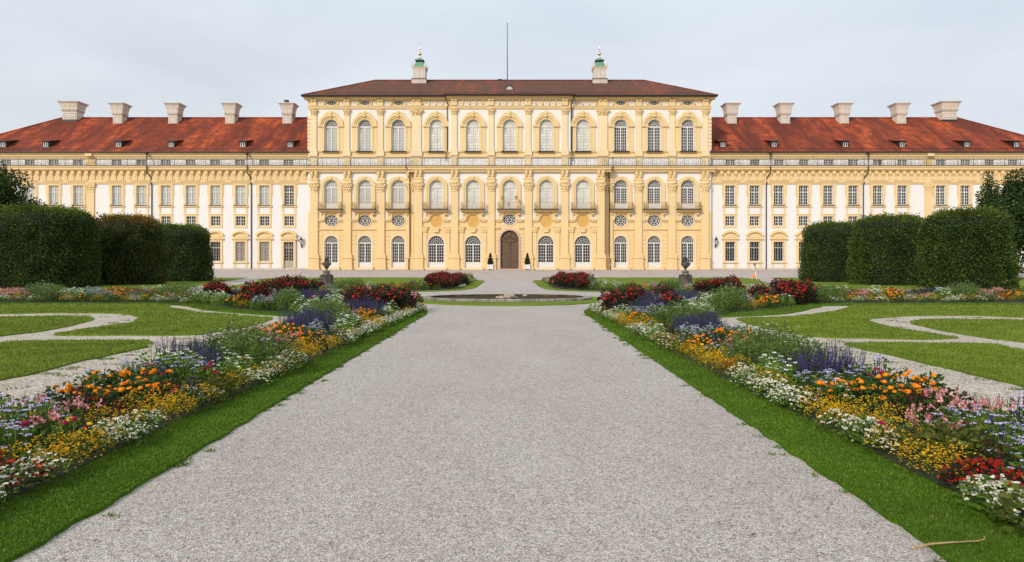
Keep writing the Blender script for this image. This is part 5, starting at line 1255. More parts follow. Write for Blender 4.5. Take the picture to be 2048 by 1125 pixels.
def make_plant(kind, var):
    nm, desc, lm, pm, R, H, nl, ls, bt, nb, br = SPEC[kind]; nl = int(nl * 1.45)
    a = rng.uniform(0, 2 * PI, nl); q = R * np.sqrt(rng.random(nl)); hz = H * (1 - .55 * (q / R) ** 2) * rng.uniform(.12, .98, nl) ** .8
    if kind in ('s', 'p'): hz *= .55
    C = np.column_stack([q * np.cos(a), q * np.sin(a), hz + .02]); Dv = np.column_stack([np.cos(a), np.sin(a), rng.uniform(-.2, 1.1, nl)]) + rng.normal(0, .35, (nl, 3))
    V1, T1 = quads(C, Dv, rng.uniform(.6, 1.2, nl) * ls, rng.uniform(.4, .65, nl) * ls * (.55 if kind in ('y', 'g') else 1), 1.0)
    # stems
    Cs, Ds, Ls, Ws = [], [], [], []
    def petal(c, d, l, w): Cs.append(c); Ds.append(d); Ls.append(l); Ws.append(w)
    top = []; domeV = []; domeT = []
    for i in range(nb):
        t = rng.uniform(0, 2 * PI); q = R * math.sqrt(rng.random()) * (1.0 if bt in ('cluster', 'flat') else .9)
        z = H * (1 - .5 * (q / R) ** 2) * rng.uniform(.9, 1.08) + (.02)
        if kind == 'D': z = H * (1 - .38 * (q / R) ** 2) * rng.uniform(.45, 1.12); q = min(R * 1.02, q * 1.15)
        c = np.array([q * math.cos(t), q * math.sin(t), z]); out = np.array([math.cos(t) * q / R, math.sin(t) * q / R, .9])
        s = br * rng.uniform(.75, 1.25)
        if bt == 'cluster':
            if rng.random() < .35: c[2] *= rng.uniform(.5, .95); c[:2] *= 1.08
            for k in range(4): b = rng.uniform(0, 2 * PI); petal(c, np.array([math.cos(b), math.sin(b), rng.uniform(0, .9)]) + out * .3, s * 1.2, s * 1.1)
        elif bt == 'flat':
            for k in range(6): b = k * PI / 3 + t; petal(c, np.array([math.cos(b), math.sin(b), .18]) , s * 1.15, s * .85)
            top.append((c, .004))
        elif bt == 'pom':
            A_ = np.arange(8) * PI / 4; E = np.array([-.5, .1, .6, 1.05, 1.5])
            g = np.array([[c + s * .72 * np.array([math.cos(x) * math.cos(q), math.sin(x) * math.cos(q), math.sin(q) * .8]) * rng.uniform(.88, 1.12) for x in A_] for q in E])
            o_ = sum(len(x) for x in domeV); domeV.append(g.reshape(-1, 3)); domeT.append(np.array([(o_ + i_ * 8 + j_, o_ + i_ * 8 + (j_ + 1) % 8, o_ + (i_ + 1) * 8 + (j_ + 1) % 8, o_ + (i_ + 1) * 8 + j_) for i_ in range(4) for j_ in range(8)]))
            for k in range(16):
                e = math.asin(rng.uniform(-.25, 1)); b = rng.uniform(0, 2 * PI); dd = np.array([math.cos(b) * math.cos(e), math.sin(b) * math.cos(e), math.sin(e) * .85])
                petal(c + dd * s * .6, dd + rng.normal(0, .45, 3), s * .36, s * .6)
            top.append((c, .005))
        elif bt in ('spike', 'fatspike'):
            ln = H * rng.uniform(.38, .62) * (1 if bt == 'spike' else .55); b0 = H * .45 if bt == 'spike' else H * .62; lean = rng.normal(0, .06, 2)
            for k in range(20 if bt == 'spike' else 14):
                f = k / 19; b = rng.uniform(0, 2 * PI); cc = np.array([c[0] + lean[0] * f, c[1] + lean[1] * f, b0 + ln * f])
                petal(cc, np.array([math.cos(b), math.sin(b), .5]), s * 1.5 * (1 - .55 * f), s * 1.3 * (1 - .4 * f))
            top.append((np.array([c[0], c[1], b0 + ln]), .003))
    V2, T2 = quads(np.array(Cs), np.array(Ds), np.array(Ls), np.array(Ws), .4 if bt != 'flat' else 1.0)
    if domeV:
        dv = np.concatenate(domeV); T2 = np.concatenate([T2, np.concatenate(domeT) + len(V2)]); V2 = np.concatenate([V2, dv])
    st = MB()
    for c, r in top[:14]: st.tube([(c[0] * .5, c[1] * .5, 0), (c[0], c[1], c[2] - .004)], r, 3)
    if st.v:
        Vs = np.array(st.v); Ts = np.array([f for f in st.f if len(f) == 4]); V1 = np.concatenate([V1, Vs]); T1 = np.concatenate([T1, Ts + len(V1) - len(Vs)])
    return (V1, T1, V2, T2)
TPL = {k: [make_plant(k, v) for v in range(3)] for k in SPEC}
def tpl_mesh(k, v, split):
    key = ('tpl', k, v, split)
    if key not in CACHE:
        V1, T1, V2, T2 = TPL[k][v]; nm, _, lm, pm = SPEC[k][:4]
        if split: CACHE[key] = (np_mesh(nm, V1, T1, M[lm]), np_mesh(nm + '_blossoms', V2, T2, M[pm]))
        else: CACHE[key] = (np_mesh(nm, np.concatenate([V1, V2]), np.concatenate([T1, T2 + len(V1)]), [M[lm], M[pm]], np.concatenate([np.zeros(len(T1)), np.ones(len(T2))])), None)
    return CACHE[key]

PL = """w 25 975 40 22|w 89 941 45 22|w 139 924 45 20|w 241 882 45 20|w 291 857 40 18|w 325 853 20 14|y 106 907 75 20|y 182 891 40 22|y 296 819 75 24|y 346 810 60 20|y 367 831 45 16|y 203 920 20 20|ym 169 855 30 10|ym 253 853 25 10|r 8 941 22 22|a 42 823 60 14|a 17 870 40 22|a 262 730 45 12|a 338 739 60 14|a 236 735 30 12|z 76 861 45 12|z 114 861 40 12|z 291 747 40 6|z 414 749 40 7|m 135 781 30 10|m 203 775 60 16|m 262 772 60 18|m 296 768 60 14|m 345 768 40 12|p 72 796 25 10|p 106 810 30 14|p 127 832 28 14|d 169 798 32 10|d 220 802 30 10|d 60 850 25 8|v 376 777 35 12|v 405 789 35 14|v 93 783 22 7|s 317 696 55 13|s 380 696 60 14|s 422 696 45 12|g 465 684 50 16|g 500 690 45 16|wz 296 722 30 7|wz 350 722 45 7|wz 465 716 40 12|wz 490 735 50 18|gm 460 762 45 14|gm 400 755 40 9|w 465 785 30 10|w 440 798 28 10|w 401 811 25 12|w 498 778 28 12|s 424 702 30 12|g 473 683 50 16|g 515 695 45 14|wz 517 738 35 16|sr 556 720 24 7|w 590 722 24 9|w 571 734 22 10|w 550 748 22 10|gm 500 760 25 10|y 607 690 30 10|y 651 692 28 10|y 620 709 28 9|ym 634 685 20 6|m 551 660 20 7|m 571 665 25 8|m 603 670 28 8|m 625 671 18 7|m 522 664 14 6|p 561 675 20 7|p 585 678 18 7|a 556 682 16 6|a 625 656 22 7|a 644 660 26 9|v 656 673 20 8|z 578 691 16 5|s 607 634 26 10|s 644 636 30 10|g 656 612 32 9|g 681 626 24 8|wz 693 653 22 10|wz 700 662 16 10|r 725 653 9 5|d 715 662 12 8|w 737 660 14 8|w 705 678 14 8|w 681 690 14 8|w 639 707 14 8|w 766 643 13 7|w 791 634 12 6|w 815 626 12 5|y 742 643 18 6|y 761 639 14 6|m 742 626 14 5|m 727 626 12 5|m 698 625 8 4|v 764 630 12 6|wz 778 619 14 7|wz 791 629 10 6|s 717 609 20 6|s 747 608 22 6|s 761 612 12 6|p 710 620 10 5|a 690 632 16 6|D 717 590 18 20|D 742 585 22 20|D 781 587 22 20|D 810 602 18 20|D 795 612 14 14|s 634 596 22 6|s 615 597 18 6|g 578 600 22 6|g 561 604 20 7|wz 603 614 24 8|wz 576 619 22 8|wz 559 624 14 5|wz 676 607 18 5|a 537 604 16 6|a 512 604 12 5|m 483 602 18 6|m 498 597 16 5|m 462 606 10 5|y 483 612 20 5|y 498 615 18 4|r 532 615 10 4|gm 546 619 14 6|w 485 619 16 4|w 517 621 20 4|w 450 616 12 4|w 545 626 14 3|v 449 606 14 6|wz 432 602 14 8|wz 407 595 18 8|v 473 587 24 6|v 459 590 14 5|D 437 577 14 7|D 422 582 12 7|D 487 566 20 12|D 516 577 14 12|D 505 588 12 8|gm 456 581 18 6|p 12 587 22 6|p 34 584 16 6|p 49 587 12 5|y 12 600 14 4|y 37 598 16 5|w 15 605 25 3|g 85 582 24 9|g 105 584 20 9|g 70 587 12 7|wz 132 596 20 6|wz 151 593 16 5|wz 117 600 12 4|v 159 580 18 5|v 146 583 14 4|p 183 577 16 4|p 222 574 16 4|p 250 573 12 3|y 200 580 16 4|a 186 587 20 5|a 203 592 14 4|m 227 587 14 6|m 266 576 18 4|m 239 590 10 4|z 269 589 14 5|z 293 591 18 5|wz 293 577 16 5|wz 325 579 18 5|v 325 568 14 4|y 256 600 20 3|y 290 599 22 3|g 354 582 20 9|g 378 570 18 9|g 345 592 14 6|wz 400 597 18 6|w 60 604 30 3|w 200 604 40 3|w 120 605 30 3|w 300 605 40 3|w 370 604 30 3|a 230 577 10 3|gm 180 597 20 4"""
PR = """w 1488 772 30 14|w 1526 783 30 14|w 1571 802 30 14|w 1612 821 26 14|w 1677 855 26 12|w 1714 870 26 14|w 1752 889 28 14|w 1782 911 20 12|w 1888 961 36 14|w 1956 983 36 14|w 2017 1010 30 16|w 2039 1030 24 14|wz 1495 745 40 12|wz 1525 742 45 12|wz 1556 738 40 12|wz 1473 757 22 12|wz 1510 768 30 12|wz 1745 730 20 9|s 1620 719 40 14|s 1661 711 45 16|s 1707 719 30 14|s 1582 719 24 12|a 1620 738 25 9|a 1654 760 40 14|a 1695 757 40 12|a 1733 745 40 10|a 1922 843 35 12|a 1979 840 50 14|a 2035 843 30 14|a 1998 866 50 16|a 2040 911 25 20|a 2030 880 30 20|z 1624 753 14 6|z 1752 764 18 6|z 1616 775 12 6|z 1933 847 16 8|z 1926 885 22 10|z 1960 862 18 10|m 1643 785 28 10|m 1677 777 30 10|m 1714 791 30 12|m 1745 783 28 12|m 1763 794 26 10|m 1782 772 28 9|m 1805 762 26 8|m 1843 776 30 10|m 1805 789 28 10|m 1707 766 20 7|v 1616 789 22 9|v 1646 792 22 8|y 1661 825 40 14|y 1695 813 45 14|y 1737 817 40 14|y 1771 828 36 12|y 1790 840 30 12|y 1631 846 22 12|y 1828 904 40 16|y 1865 919 40 18|y 1903 915 36 14|y 1820 934 24 14|y 1858 885 40 14|ym 1722 851 26 8|ym 1760 859 26 8|ym 1797 866 30 10|d 1790 810 22 9|d 1922 806 26 8|d 1843 802 18 8|p 1865 798 20 9|p 1873 832 26 14|p 1903 810 26 10|p 1960 821 45 10|p 1831 840 24 14|p 1994 830 26 8|gm 1847 862 26 12|gm 1941 892 35 16|gm 1900 868 30 14|r 1949 942 32 14|r 1979 946 30 14|r 2032 964 24 14|g 1531 683 40 14|g 1575 690 45 15|g 1502 704 30 14|g 1619 686 40 12|g 1655 690 30 10|r 1557 716 9 6|sr 1461 736 24 8|w 1428 739 18 9|w 1458 752 22 10|w 1410 728 14 8|y 1399 706 24 9|y 1379 703 20 9|y 1428 718 24 9|y 1445 724 18 8|ym 1402 700 20 6|m 1396 683 16 5|m 1408 684 14 5|m 1437 674 16 6|m 1446 671 14 6|m 1475 676 14 5|m 1499 679 14 5|r 1431 689 22 5|r 1449 686 16 4|p 1472 683 8 4|a 1379 662 18 8|a 1399 671 20 8|a 1428 657 22 6|a 1458 662 22 6|a 1443 698 14 6|v 1493 671 12 4|v 1516 677 12 4|s 1370 642 22 8|s 1399 640 24 9|s 1435 638 22 8|gm 1355 690 22 8|gm 1370 678 16 7|d 1332 660 10 6|d 1346 664 10 6|wz 1314 657 16 7|wz 1320 664 12 6|wz 1297 668 14 8|w 1332 692 12 7|w 1343 701 12 6|w 1279 662 13 7|w 1253 651 12 6|w 1223 636 10 6|w 1206 623 10 6|w 1305 680 12 7|y 1267 645 14 5|y 1253 645 10 5|y 1290 652 10 6|m 1267 636 10 4|m 1279 632 9 4|a 1282 622 18 6|a 1314 619 22 6|a 1325 625 12 4|g 1355 626 26 8|g 1384 621 22 7|g 1332 637 20 6|v 1267 613 16 6|s 1297 608 22 6|s 1325 610 18 6|D 1253 578 18 14|D 1261 589 20 16|D 1235 584 14 12|D 1282 586 16 10|D 1220 604 14 16|D 1332 598 12 8|D 1340 606 10 6|wz 1238 622 14 5|s 1379 598 20 5|s 1355 600 14 5|wz 1379 610 24 6|wz 1414 610 22 6|wz 1400 618 16 5|g 1443 604 24 9|g 1458 598 22 9|g 1449 619 18 6|w 1472 623 12 4|a 1496 604 12 5|sr 1507 604 10 5|y 1502 616 16 5|y 1531 616 16 4|m 1540 604 14 4|w 1525 620 12 3|wz 1575 607 20 6|wz 1592 606 10 6|v 1546 591 20 5|v 1530 594 12 5|D 1516 578 16 10|D 1546 566 14 9|D 1590 586 16 9|D 1613 583 10 9|D 1575 580 12 8|gm 1555 585 12 6|wz 1625 598 16 7|g 1641 584 22 9|g 1665 592 20 8|g 1929 587 28 9|g 1910 590 16 7|wz 1675 580 16 4|wz 1629 601 10 4|w 1650 604 20 3|v 1690 575 12 3|v 1865 587 18 4|v 1836 587 12 4|sr 1719 582 16 5|sr 1707 590 12 5|m 1751 580 16 4|m 1787 592 14 5|m 1775 580 10 4|p 1731 592 16 5|p 1750 597 14 4|y 1714 604 14 4|y 1768 601 22 4|y 1817 584 16 4|y 1700 603 12 4|wz 1751 588 14 4|wz 1885 594 18 6|a 1829 577 22 4|a 1824 597 18 4|w 1740 606 30 3|w 1850 606 40 3|w 1950 607 40 3|r 1995 597 16 4|p 1983 592 16 5|p 1970 585 12 4|y 2012 603 18 4|w 2030 607 20 3|d 1860 596 10 3|z 1900 598 10 3"""
FARL = """D 585 570 48 14|D 560 572 22 10|D 610 572 26 12|D 895 564 36 14|wz 700 577 18 4|w 690 582 60 2.5|g 705 571 16 5|v 660 571 14 3|v 820 567 10 4|w 740 582 30 2|y 642 580 8 4|a 655 577 12 4|g 680 568 10 5|r 718 580 10 2|wz 845 575 14 4|w 850 579 12 2|y 795 577 16 3|d 780 574 14 4|z 810 574 12 3|gm 835 574 10 4|y 860 551 12 4|d 853 549 10 3|g 930 553 16 4|v 908 549 10 3|w 945 563 6 10|wz 936 567 7 6|w 925 573 14 3|w 600 585 60 2.5|w 520 583 10 3|gm 765 578 14 3|gm 870 572 8 4"""
FARR = """D 1140 564 34 13|D 1440 572 42 13|D 1410 575 20 10|D 1470 570 18 10|wz 1220 575 22 5|g 1188 571 14 5|g 1340 572 16 6|wz 1370 580 22 5|v 1395 582 10 4|wz 1500 584 14 6|y 1483 578 8 4|v 1492 573 9 3|r 1400 579 12 3|w 1090 560 7 6|w 1098 568 8 5|w 1110 575 10 4|d 1095 556 12 3|v 1125 552 16 3|g 1135 549 10 3|d 1170 551 14 3|y 1155 579 14 2.5|z 1180 578 10 3|w 1200 581 30 2.5|d 1270 576 10 4|y 1290 578 14 4|w 1310 583 30 2.5|a 1310 574 14 3|v 1228 567 10 2|gm 1250 574 10 4|w 1345 586 40 2|gm 1440 589 30 2"""
def parse(s_): return [(a.split()[0], *map(float, a.split()[1:])) for a in s_.split('|')]
PATCH = {(-1, 'A'): parse(PL), (1, 'A'): parse(PR), (-1, 'B'): parse(FARL), (1, 'B'): parse(FARR)}
places = []
TOPH = {k: SPEC[k][5] for k in SPEC}
for s, bid, poly in BEDS:
    lo, hi = poly.min(0), poly.max(0); pat = PATCH[(s, bid)]
    y = max(lo[1], 2.6)
    while y < hi[1]:
        st = .235 if y < 8 else (.26 if y < 14 else (.30 if y < 22 else (.40 if bid == 'A' else .52)))
        x = lo[0] + rng.uniform(0, st)
        while x < hi[0]:
            P = np.array([[x + rng.normal(0, st * .22), y + rng.normal(0, st * .22)]]); x += st
            if not inside(P, poly)[0]: continue
            px_, py_ = P[0]
            if abs(px_) / py_ > .83: continue
            best, bd = None, 1e9
            for (k, a, b, ra, rb) in pat:
                if k == 'D' : hh = .45
                else: hh = TOPH[k] * .75
                u, v = proj(px_, py_, hh); d = ((u - a) / ra) ** 2 + ((v - b) / rb) ** 2
                if k == 'D' and d > 1.0: d += 6
                if k in ('g', 's') and d > 1.0: d += 2
                if d < bd: bd, best = d, k
            # path-side edging of white begonias
            edge = abs(px_) - (3.27 if py_ < 7 else 3.27 - .02 * (py_ - 7))
            if bid == 'A' and edge < .26 and py_ < 23.5 and best not in ('w', 'y', 'r') and rng.random() < .6: best = random.choice('wyy')
            if bid == 'A' and py_ > 28 and py_ < 28.9 and abs(px_) > 13.5 and rng.random() < .75: best = random.choice('wwy')
            if py_ > 26 and rng.random() < .22 and best != 'D': best = random.choice(['w', 'y', 'y', 'a', 'z', 'm', 'm', 'p', 'gm', 'v', 'sr'])
            if bd > 6 and rng.random() < .35: best = random.choice(['gm', 'm', 'a', 'y', 'v', 'y'])
            elif rng.random() < .09 and best not in ('D', 's'): best = random.choice(['z', 'a', 'y', 'v', 'd', 'gm', 'y'])
            if best == 'D' and rng.random() < (.79 if st < .35 else .62): continue
            if best == 'g' and rng.random() < (.45 if st < .35 else .2): continue
            sc2 = {True: 1.0, False: 1.0}[True] * (1.0 if st < .35 else 1.25 if best not in ('D',) else 1.0)
            if best == 'D' and bid == 'A' and py_ < 30: sc2 *= .95
            places.append((best, px_, py_, sc2 * rng.uniform(.85, 1.18), s, bid))
        y += st
# a continuous edging row along the verge of the path beds
for s in (-1, 1):
    y = 2.8
    while y < 23.8:
        ex = 3.27 if y < 7 else 3.27 - .02 * (y - 7)
        best, bd = 'w', 1e9
        for (k, a, b, ra, rb) in PATCH[(s, 'A')]:
            if k not in ('w', 'y', 'r', 'sr', 'gm'): continue
            u, v = proj(s * (ex + .1), y, .16); d = ((u - a) / ra) ** 2 + ((v - b) / rb) ** 2
            if d < bd: bd, best = d, k
        if best == 'gm' or bd > 9: best = random.choice('wwyy') if rng.random() < .85 else 'gm'
        places.append((best, s * (ex + .05 + rng.normal(0, .03)), y, rng.uniform(.8, 1.15), s, 'A')); y += .19 + .003 * y
def region(x, y, bid):
    if bid == 'B': return 'bed beyond the fountain'
    if y < 9: return 'path bed, near end'
    if y < 22: return 'path bed, far end'
    if abs(x) < 13.5: return 'corner bed by the fountain'
    return 'long bed before the hedges'
by = {}
for p in places: by.setdefault(p[0], []).append(p)
n_obj = 0
for k, L in by.items():
    L.sort(key=lambda p: p[2] / p[3]); nm, desc = SPEC[k][:2]
    for i, (kind, x, y, sc1, s, bid) in enumerate(L[:290]):
        v = int(rng.integers(3)); split = y < 12 or (k in ('D', 's', 'm') and y < 30)
        a, b = tpl_mesh(k, v, split); rz = rng.uniform(0, 2 * PI)
        o = put(nm, a, None, (x, y, .035), (0, 0, rz), (sc1, sc1, sc1 * rng.uniform(.74, 1.0)))
        side = 'left' if s < 0 else 'right'; rg = region(x, y, bid)
        tag(o, f'{desc}, {side} {rg}', 'flower', f'{nm.replace("_", " ")} plants, {side} side, {rg}')
        if b is not None: put('blossoms', b, o)
        n_obj += 1
    R_ = L[290:]
    if R_:
        V1, T1, V2, T2 = TPL[k][0]; VV = np.concatenate([V1, V2]); TT = np.concatenate([T1, T2 + len(V1)]); mi = np.concatenate([np.zeros(len(T1)), np.ones(len(T2))])
        Vo, To, Mo = [], [], []; off = 0
        for (kind, x, y, sc1, s, bid) in R_:
            V1, T1, V2, T2 = TPL[k][int(rng.integers(3))]; VV = np.concatenate([V1, V2]) * sc1; TT = np.concatenate([T1, T2 + len(V1)]); mi = np.concatenate([np.zeros(len(T1)), np.ones(len(T2))])
            a = rng.uniform(0, 2 * PI); c_, s_ = math.cos(a), math.sin(a)
            Q = np.column_stack([VV[:, 0] * c_ - VV[:, 1] * s_ + x, VV[:, 0] * s_ + VV[:, 1] * c_ + y, VV[:, 2] + .035]); Vo.append(Q); To.append(TT + off); Mo.append(mi); off += len(Q)
        tag(put(nm + '_planting', np_mesh(nm + '_planting', np.concatenate(Vo), np.concatenate(To), [M[SPEC[k][2]], M[SPEC[k][3]]], np.concatenate(Mo))), f'{desc} massed in the distant beds', 'flowers', kind='stuff')
print('plants', {k: len(v) for k, v in by.items()}, n_obj)

# ------------------------------------------------------------------ fountain basin
fn = tag(empty('fountain_basin', (0, 31.75, 0)), 'shallow oval stone basin with dark water set in a ring of grass', 'fountain')
def oval(a, b, n=56, p=2.25): return [(a * math.copysign(abs(math.cos(t)) ** (2 / p), math.cos(t)), b * math.copysign(abs(math.sin(t)) ** (2 / p), math.sin(t))) for t in [2 * PI * i / n for i in range(n)]]
mb = MB(); O = [oval(3.88, 2.62), oval(3.90, 2.64), oval(3.84, 2.58), oval(3.56, 2.36), oval(3.54, 2.34)]; ZZ = [0.0, .11, .135, .13, .0]
vs = [(x, y, z) for o_, z in zip(O, ZZ) for x, y in o_]; n = 56
mb.add(vs, [(i * n + k, i * n + (k + 1) % n, (i + 1) * n + (k + 1) % n, (i + 1) * n + k) for i in range(3) for k in range(n)])
obj('rim', mb, M['rim'], fn)
mb = MB(); mb.add([(x, y, z) for o_, z in ((oval(3.56, 2.36), .13), (oval(3.54, 2.34), .0)) for x, y in o_], [(k, (k + 1) % n, n + (k + 1) % n, n + k) for k in range(n)]); obj('basin_wall', mb, M['basin_stain'], fn)
mb = MB(); o_ = oval(3.56, 2.36); mb.add([(x, y, .045) for x, y in o_], [tuple(range(n))]); obj('water', mb, M['water'], fn)
rk = tag(empty('rock_pile', (0.05, 31.2, 0.0)), 'pale rough rocks piled in the middle of the basin', 'rocks')
for i in range(16):
    r_ = random.Random(i + 40); rr = r_.uniform(.07, .17); mb = MB(); mb.ball((0, 0, 0), rr, 7, 5, 0, r_.uniform(.8, 1.5), 1, r_.uniform(.6, .9))
    mb.v = [tuple(c * (1 + r_.uniform(-.16, .16)) for c in v) for v in mb.v]
    obj('rock', mb, M['rock'], rk, (r_.gauss(0, .26), r_.gauss(0, .16), .10 + (.10 if i > 9 else 0)))

# ------------------------------------------------------------------ busts on pedestals
def skin_obj(name, verts, edges, radii, mat, parent, sub=2, loc=(0, 0, 0)):
    me = bpy.data.meshes.new(name); me.from_pydata(verts, edges, []); me.materials.append(mat)
    o = put(name, me, parent, loc); sk = o.modifiers.new('skin', 'SKIN'); sk.use_smooth_shade = True
    for i, r in enumerate(radii):
        me.skin_vertices[0].data[i].radius = r if isinstance(r, tuple) else (r, r)
        me.skin_vertices[0].data[i].use_root = (i == 0)
    ss = o.modifiers.new('sub', 'SUBSURF'); ss.levels = sub; ss.render_levels = sub
    return o
def bust(x, y, label, hat):
    root = tag(empty('bust_on_pedestal', (x, y, 0)), label, 'statue', 'stone busts on pedestals at the back of the flower beds')
    p = MB(); p.lathe([(.48, 0), (.48, .12), (.42, .16), (.40, .74), (.43, .78), (.36, .80)], seg=4); obj('pedestal', p, M['bust'], root)
    p = MB(); p.lathe([(.34, .80), (.36, .86), (.24, .92), (.24, 1.0), (.30, 1.04), (.27, 1.08), (.12, 1.14), (.09, 1.22)], seg=16); obj('socle', p, M['stone'], root, smooth=True)
    V_ = [(0, 0, 1.2), (0, 0, 1.42), (0, 0, 1.60), (-.24, 0, 1.66), (.24, 0, 1.66), (0, 0, 1.76), (0, -.01, 1.86), (0, -.02, 1.98), (-.34, 0, 1.62), (.34, 0, 1.62), (0, -.11, 1.94), (0, -.01, 2.08)]
    E_ = [(0, 1), (1, 2), (2, 3), (2, 4), (2, 5), (5, 6), (6, 7), (3, 8), (4, 9), (7, 11)]
    V_.pop(10); E_ = [(a, b if b < 10 else b - 1) for a, b in E_]
    R_ = [.10, (.20, .15), (.26, .17), .15, .15, .085, .09, .125, .08, .08, .10]
    b = skin_obj('bust', V_, E_, R_, M['bust'], root)
    # draped folds, face and hair
    f = MB()
    for i in range(5): a = (-.30 + .15 * i); f.tube([(a, -.13, 1.68 - abs(a) * .25), (a * .6 + .05, -.19, 1.52), (a * .2, -.13, 1.33)], [.03, .045, .02], 6)
    f.tube([(-.36, -.06, 1.66), (-.2, -.17, 1.60), (0, -.2, 1.54), (.2, -.17, 1.60), (.36, -.06, 1.66)], .05, 7); obj('drapery', f, M['bust'], root, smooth=True)
    f = MB(); f.ball((0, -.135, 1.965), .028, 6, 4, 0, .8, 1.2, 1.6); f.ball((-.045, -.115, 2.0), .02, 6, 4); f.ball((.045, -.115, 2.0), .02, 6, 4); f.ball((0, -.12, 1.91), .03, 6, 4, 0, 1.4, .7, .5); f.ball((0, -.1, 1.875), .04, 6, 4); obj('face', f, M['bust'], root, smooth=True)
    f = MB()
    for i in range(26):
        a = PI * (.05 + .9 * (i % 13) / 12); rr = .145; f.ball((rr * math.cos(a), .02 + .05 * (i // 13), 1.98 + rr * math.sin(a) * 1.0 - .02), .045, 6, 4)
    for q in (-1, 1):
        for j in range(4): f.ball((q * .14, 0.0, 1.95 - j * .06), .045, 6, 4)
    if hat: f.ball((0, 0, 2.12), .1, 8, 5, 0, 1.0, 1.0, .9)
    else: f.lathe([(.16, 2.06), (.17, 2.10), (.11, 2.13), (.10, 2.19), (.02, 2.22)], seg=12)
    obj('hair', f, M['bust'], root, smooth=True)
bust(-13.85, 52, 'dark weathered stone bust on a square pedestal, left of the palace door', True)
bust(13.35, 51.5, 'dark weathered stone bust with a flat headdress, right of the palace door', False)

# ------------------------------------------------------------------ box cones in white planters
def topiary(x, label):
    y = 106.9; z = ground_z(x, y) + .012; root = tag(empty('potted_boxwood', (x, y, z)), label, 'potted shrub', 'clipped box cones beside the portal')
    p = MB(); p.box(-.38, .38, -.38, .38, .12, .82)
    for a in (-1, 1):
        for b in (-1, 1): p.box(a * .40 - .05, a * .40 + .05, b * .40 - .05, b * .40 + .05, .0, .90)
    p.box(-.40, .40, -.40, .40, .78, .83); p.box(-.40, .40, -.40, .40, .12, .18); obj('planter', p, M['white_paint'], root)
    g = np.random.default_rng(int(abs(x) * 10)); n = 3500; t = g.random(n) ** .75; a = g.uniform(0, 2 * PI, n); H = 1.72; r = .47 * (1 - t) ** .8 + .03
    r = np.where(t < .08, r * (.75 + t * 3), r)
    C = np.column_stack([r * np.cos(a), r * np.sin(a), .86 + t * H]); d = np.column_stack([np.cos(a), np.sin(a), np.full(n, .4)])
    V, T = quads(C, d + g.normal(0, .6, (n, 3)), g.uniform(.05, .10, n), g.uniform(.04, .07, n)); put('foliage', np_mesh('box_cone', V, T, M['box_leaf']), root)
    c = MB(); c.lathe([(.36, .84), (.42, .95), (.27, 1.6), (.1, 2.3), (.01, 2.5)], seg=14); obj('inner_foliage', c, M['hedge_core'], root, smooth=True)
topiary(-38.3 * 106.9 / F, 'clipped box cone in a white planter left of the carved door')
topiary(35.6 * 106.9 / F, 'clipped box cone in a white planter right of the carved door')

# ------------------------------------------------------------------ wall lanterns
def lantern(x, label):
    root = tag(empty('wall_lantern', (x, D, BASE + Z(487))), label, 'lantern', 'iron lanterns on the white palace wall')
    m = MB(); m.box(-.09, .09, -.06, -.002, -.72, -.2); m.tube([(0, -.05, -.62), (0, -.30, -.60), (0, -.50, -.42), (0, -.50, -.2)], .045, 6); m.ball((0, -.14, -.58), .09); m.tube([(0, -.05, -.3), (0, -.25, -.32), (0, -.45, -.22)], .03, 5); obj('bracket', m, M['iron'], root)
    m = MB(); m.lathe([(.10, -.2), (.13, -.14), (.25, .5)], (0, -.5, 0), 6); obj('glass_body', m, M['curtain'], root)
    m = MB(); m.lathe([(.31, .5), (.30, .55), (.14, .78), (.10, .82), (.12, .9), (.03, 1.05), (.0, 1.15)], (0, -.5, 0), 6)
    for i in range(6): a = 2 * PI * i / 6; m.tube([(.13 * math.cos(a), -.5 + .13 * math.sin(a), -.15), (.255 * math.cos(a), -.5 + .255 * math.sin(a), .5)], .018, 4)
    m.lathe([(.02, -.28), (.12, -.2), (.13, -.14)], (0, -.5, 0), 6); obj('cap', m, M['iron'], root)
lantern(-415 * D / F, 'black iron lantern on the white wall left of the yellow block')
lantern(411.5 * D / F, 'black iron lantern on the white wall right of the yellow block')

# ------------------------------------------------------------------ woman walking
M['skin'] = simple('skin', (0.50, 0.27, 0.18), 0.6, var=.08); M['blouse'] = simple('pale_yellow_cloth', (0.80, 0.70, 0.40), .8, var=.08, sc_=12); M['trousers'] = simple('white_cloth', (0.78, 0.78, 0.80), .8, var=.05)
M['hair'] = simple('light_brown_hair', (0.30, 0.18, 0.08), .7, var=.3, sc_=20); M['bag'] = simple('orange_bag_cloth', (0.75, 0.22, 0.08), .7, var=.15, sc_=8); M['shoe'] = simple('tan_leather', (0.35, 0.2, 0.12), .6)
wx, wy = (1509.5 - CX) * 63.5 / F + CAMX, 63.5
wm = tag(put('person', None, None, (wx, wy, 0.03), (0, 0, math.radians(55))), 'woman walking in a pale yellow top and white trousers, carrying an orange bag', 'person')
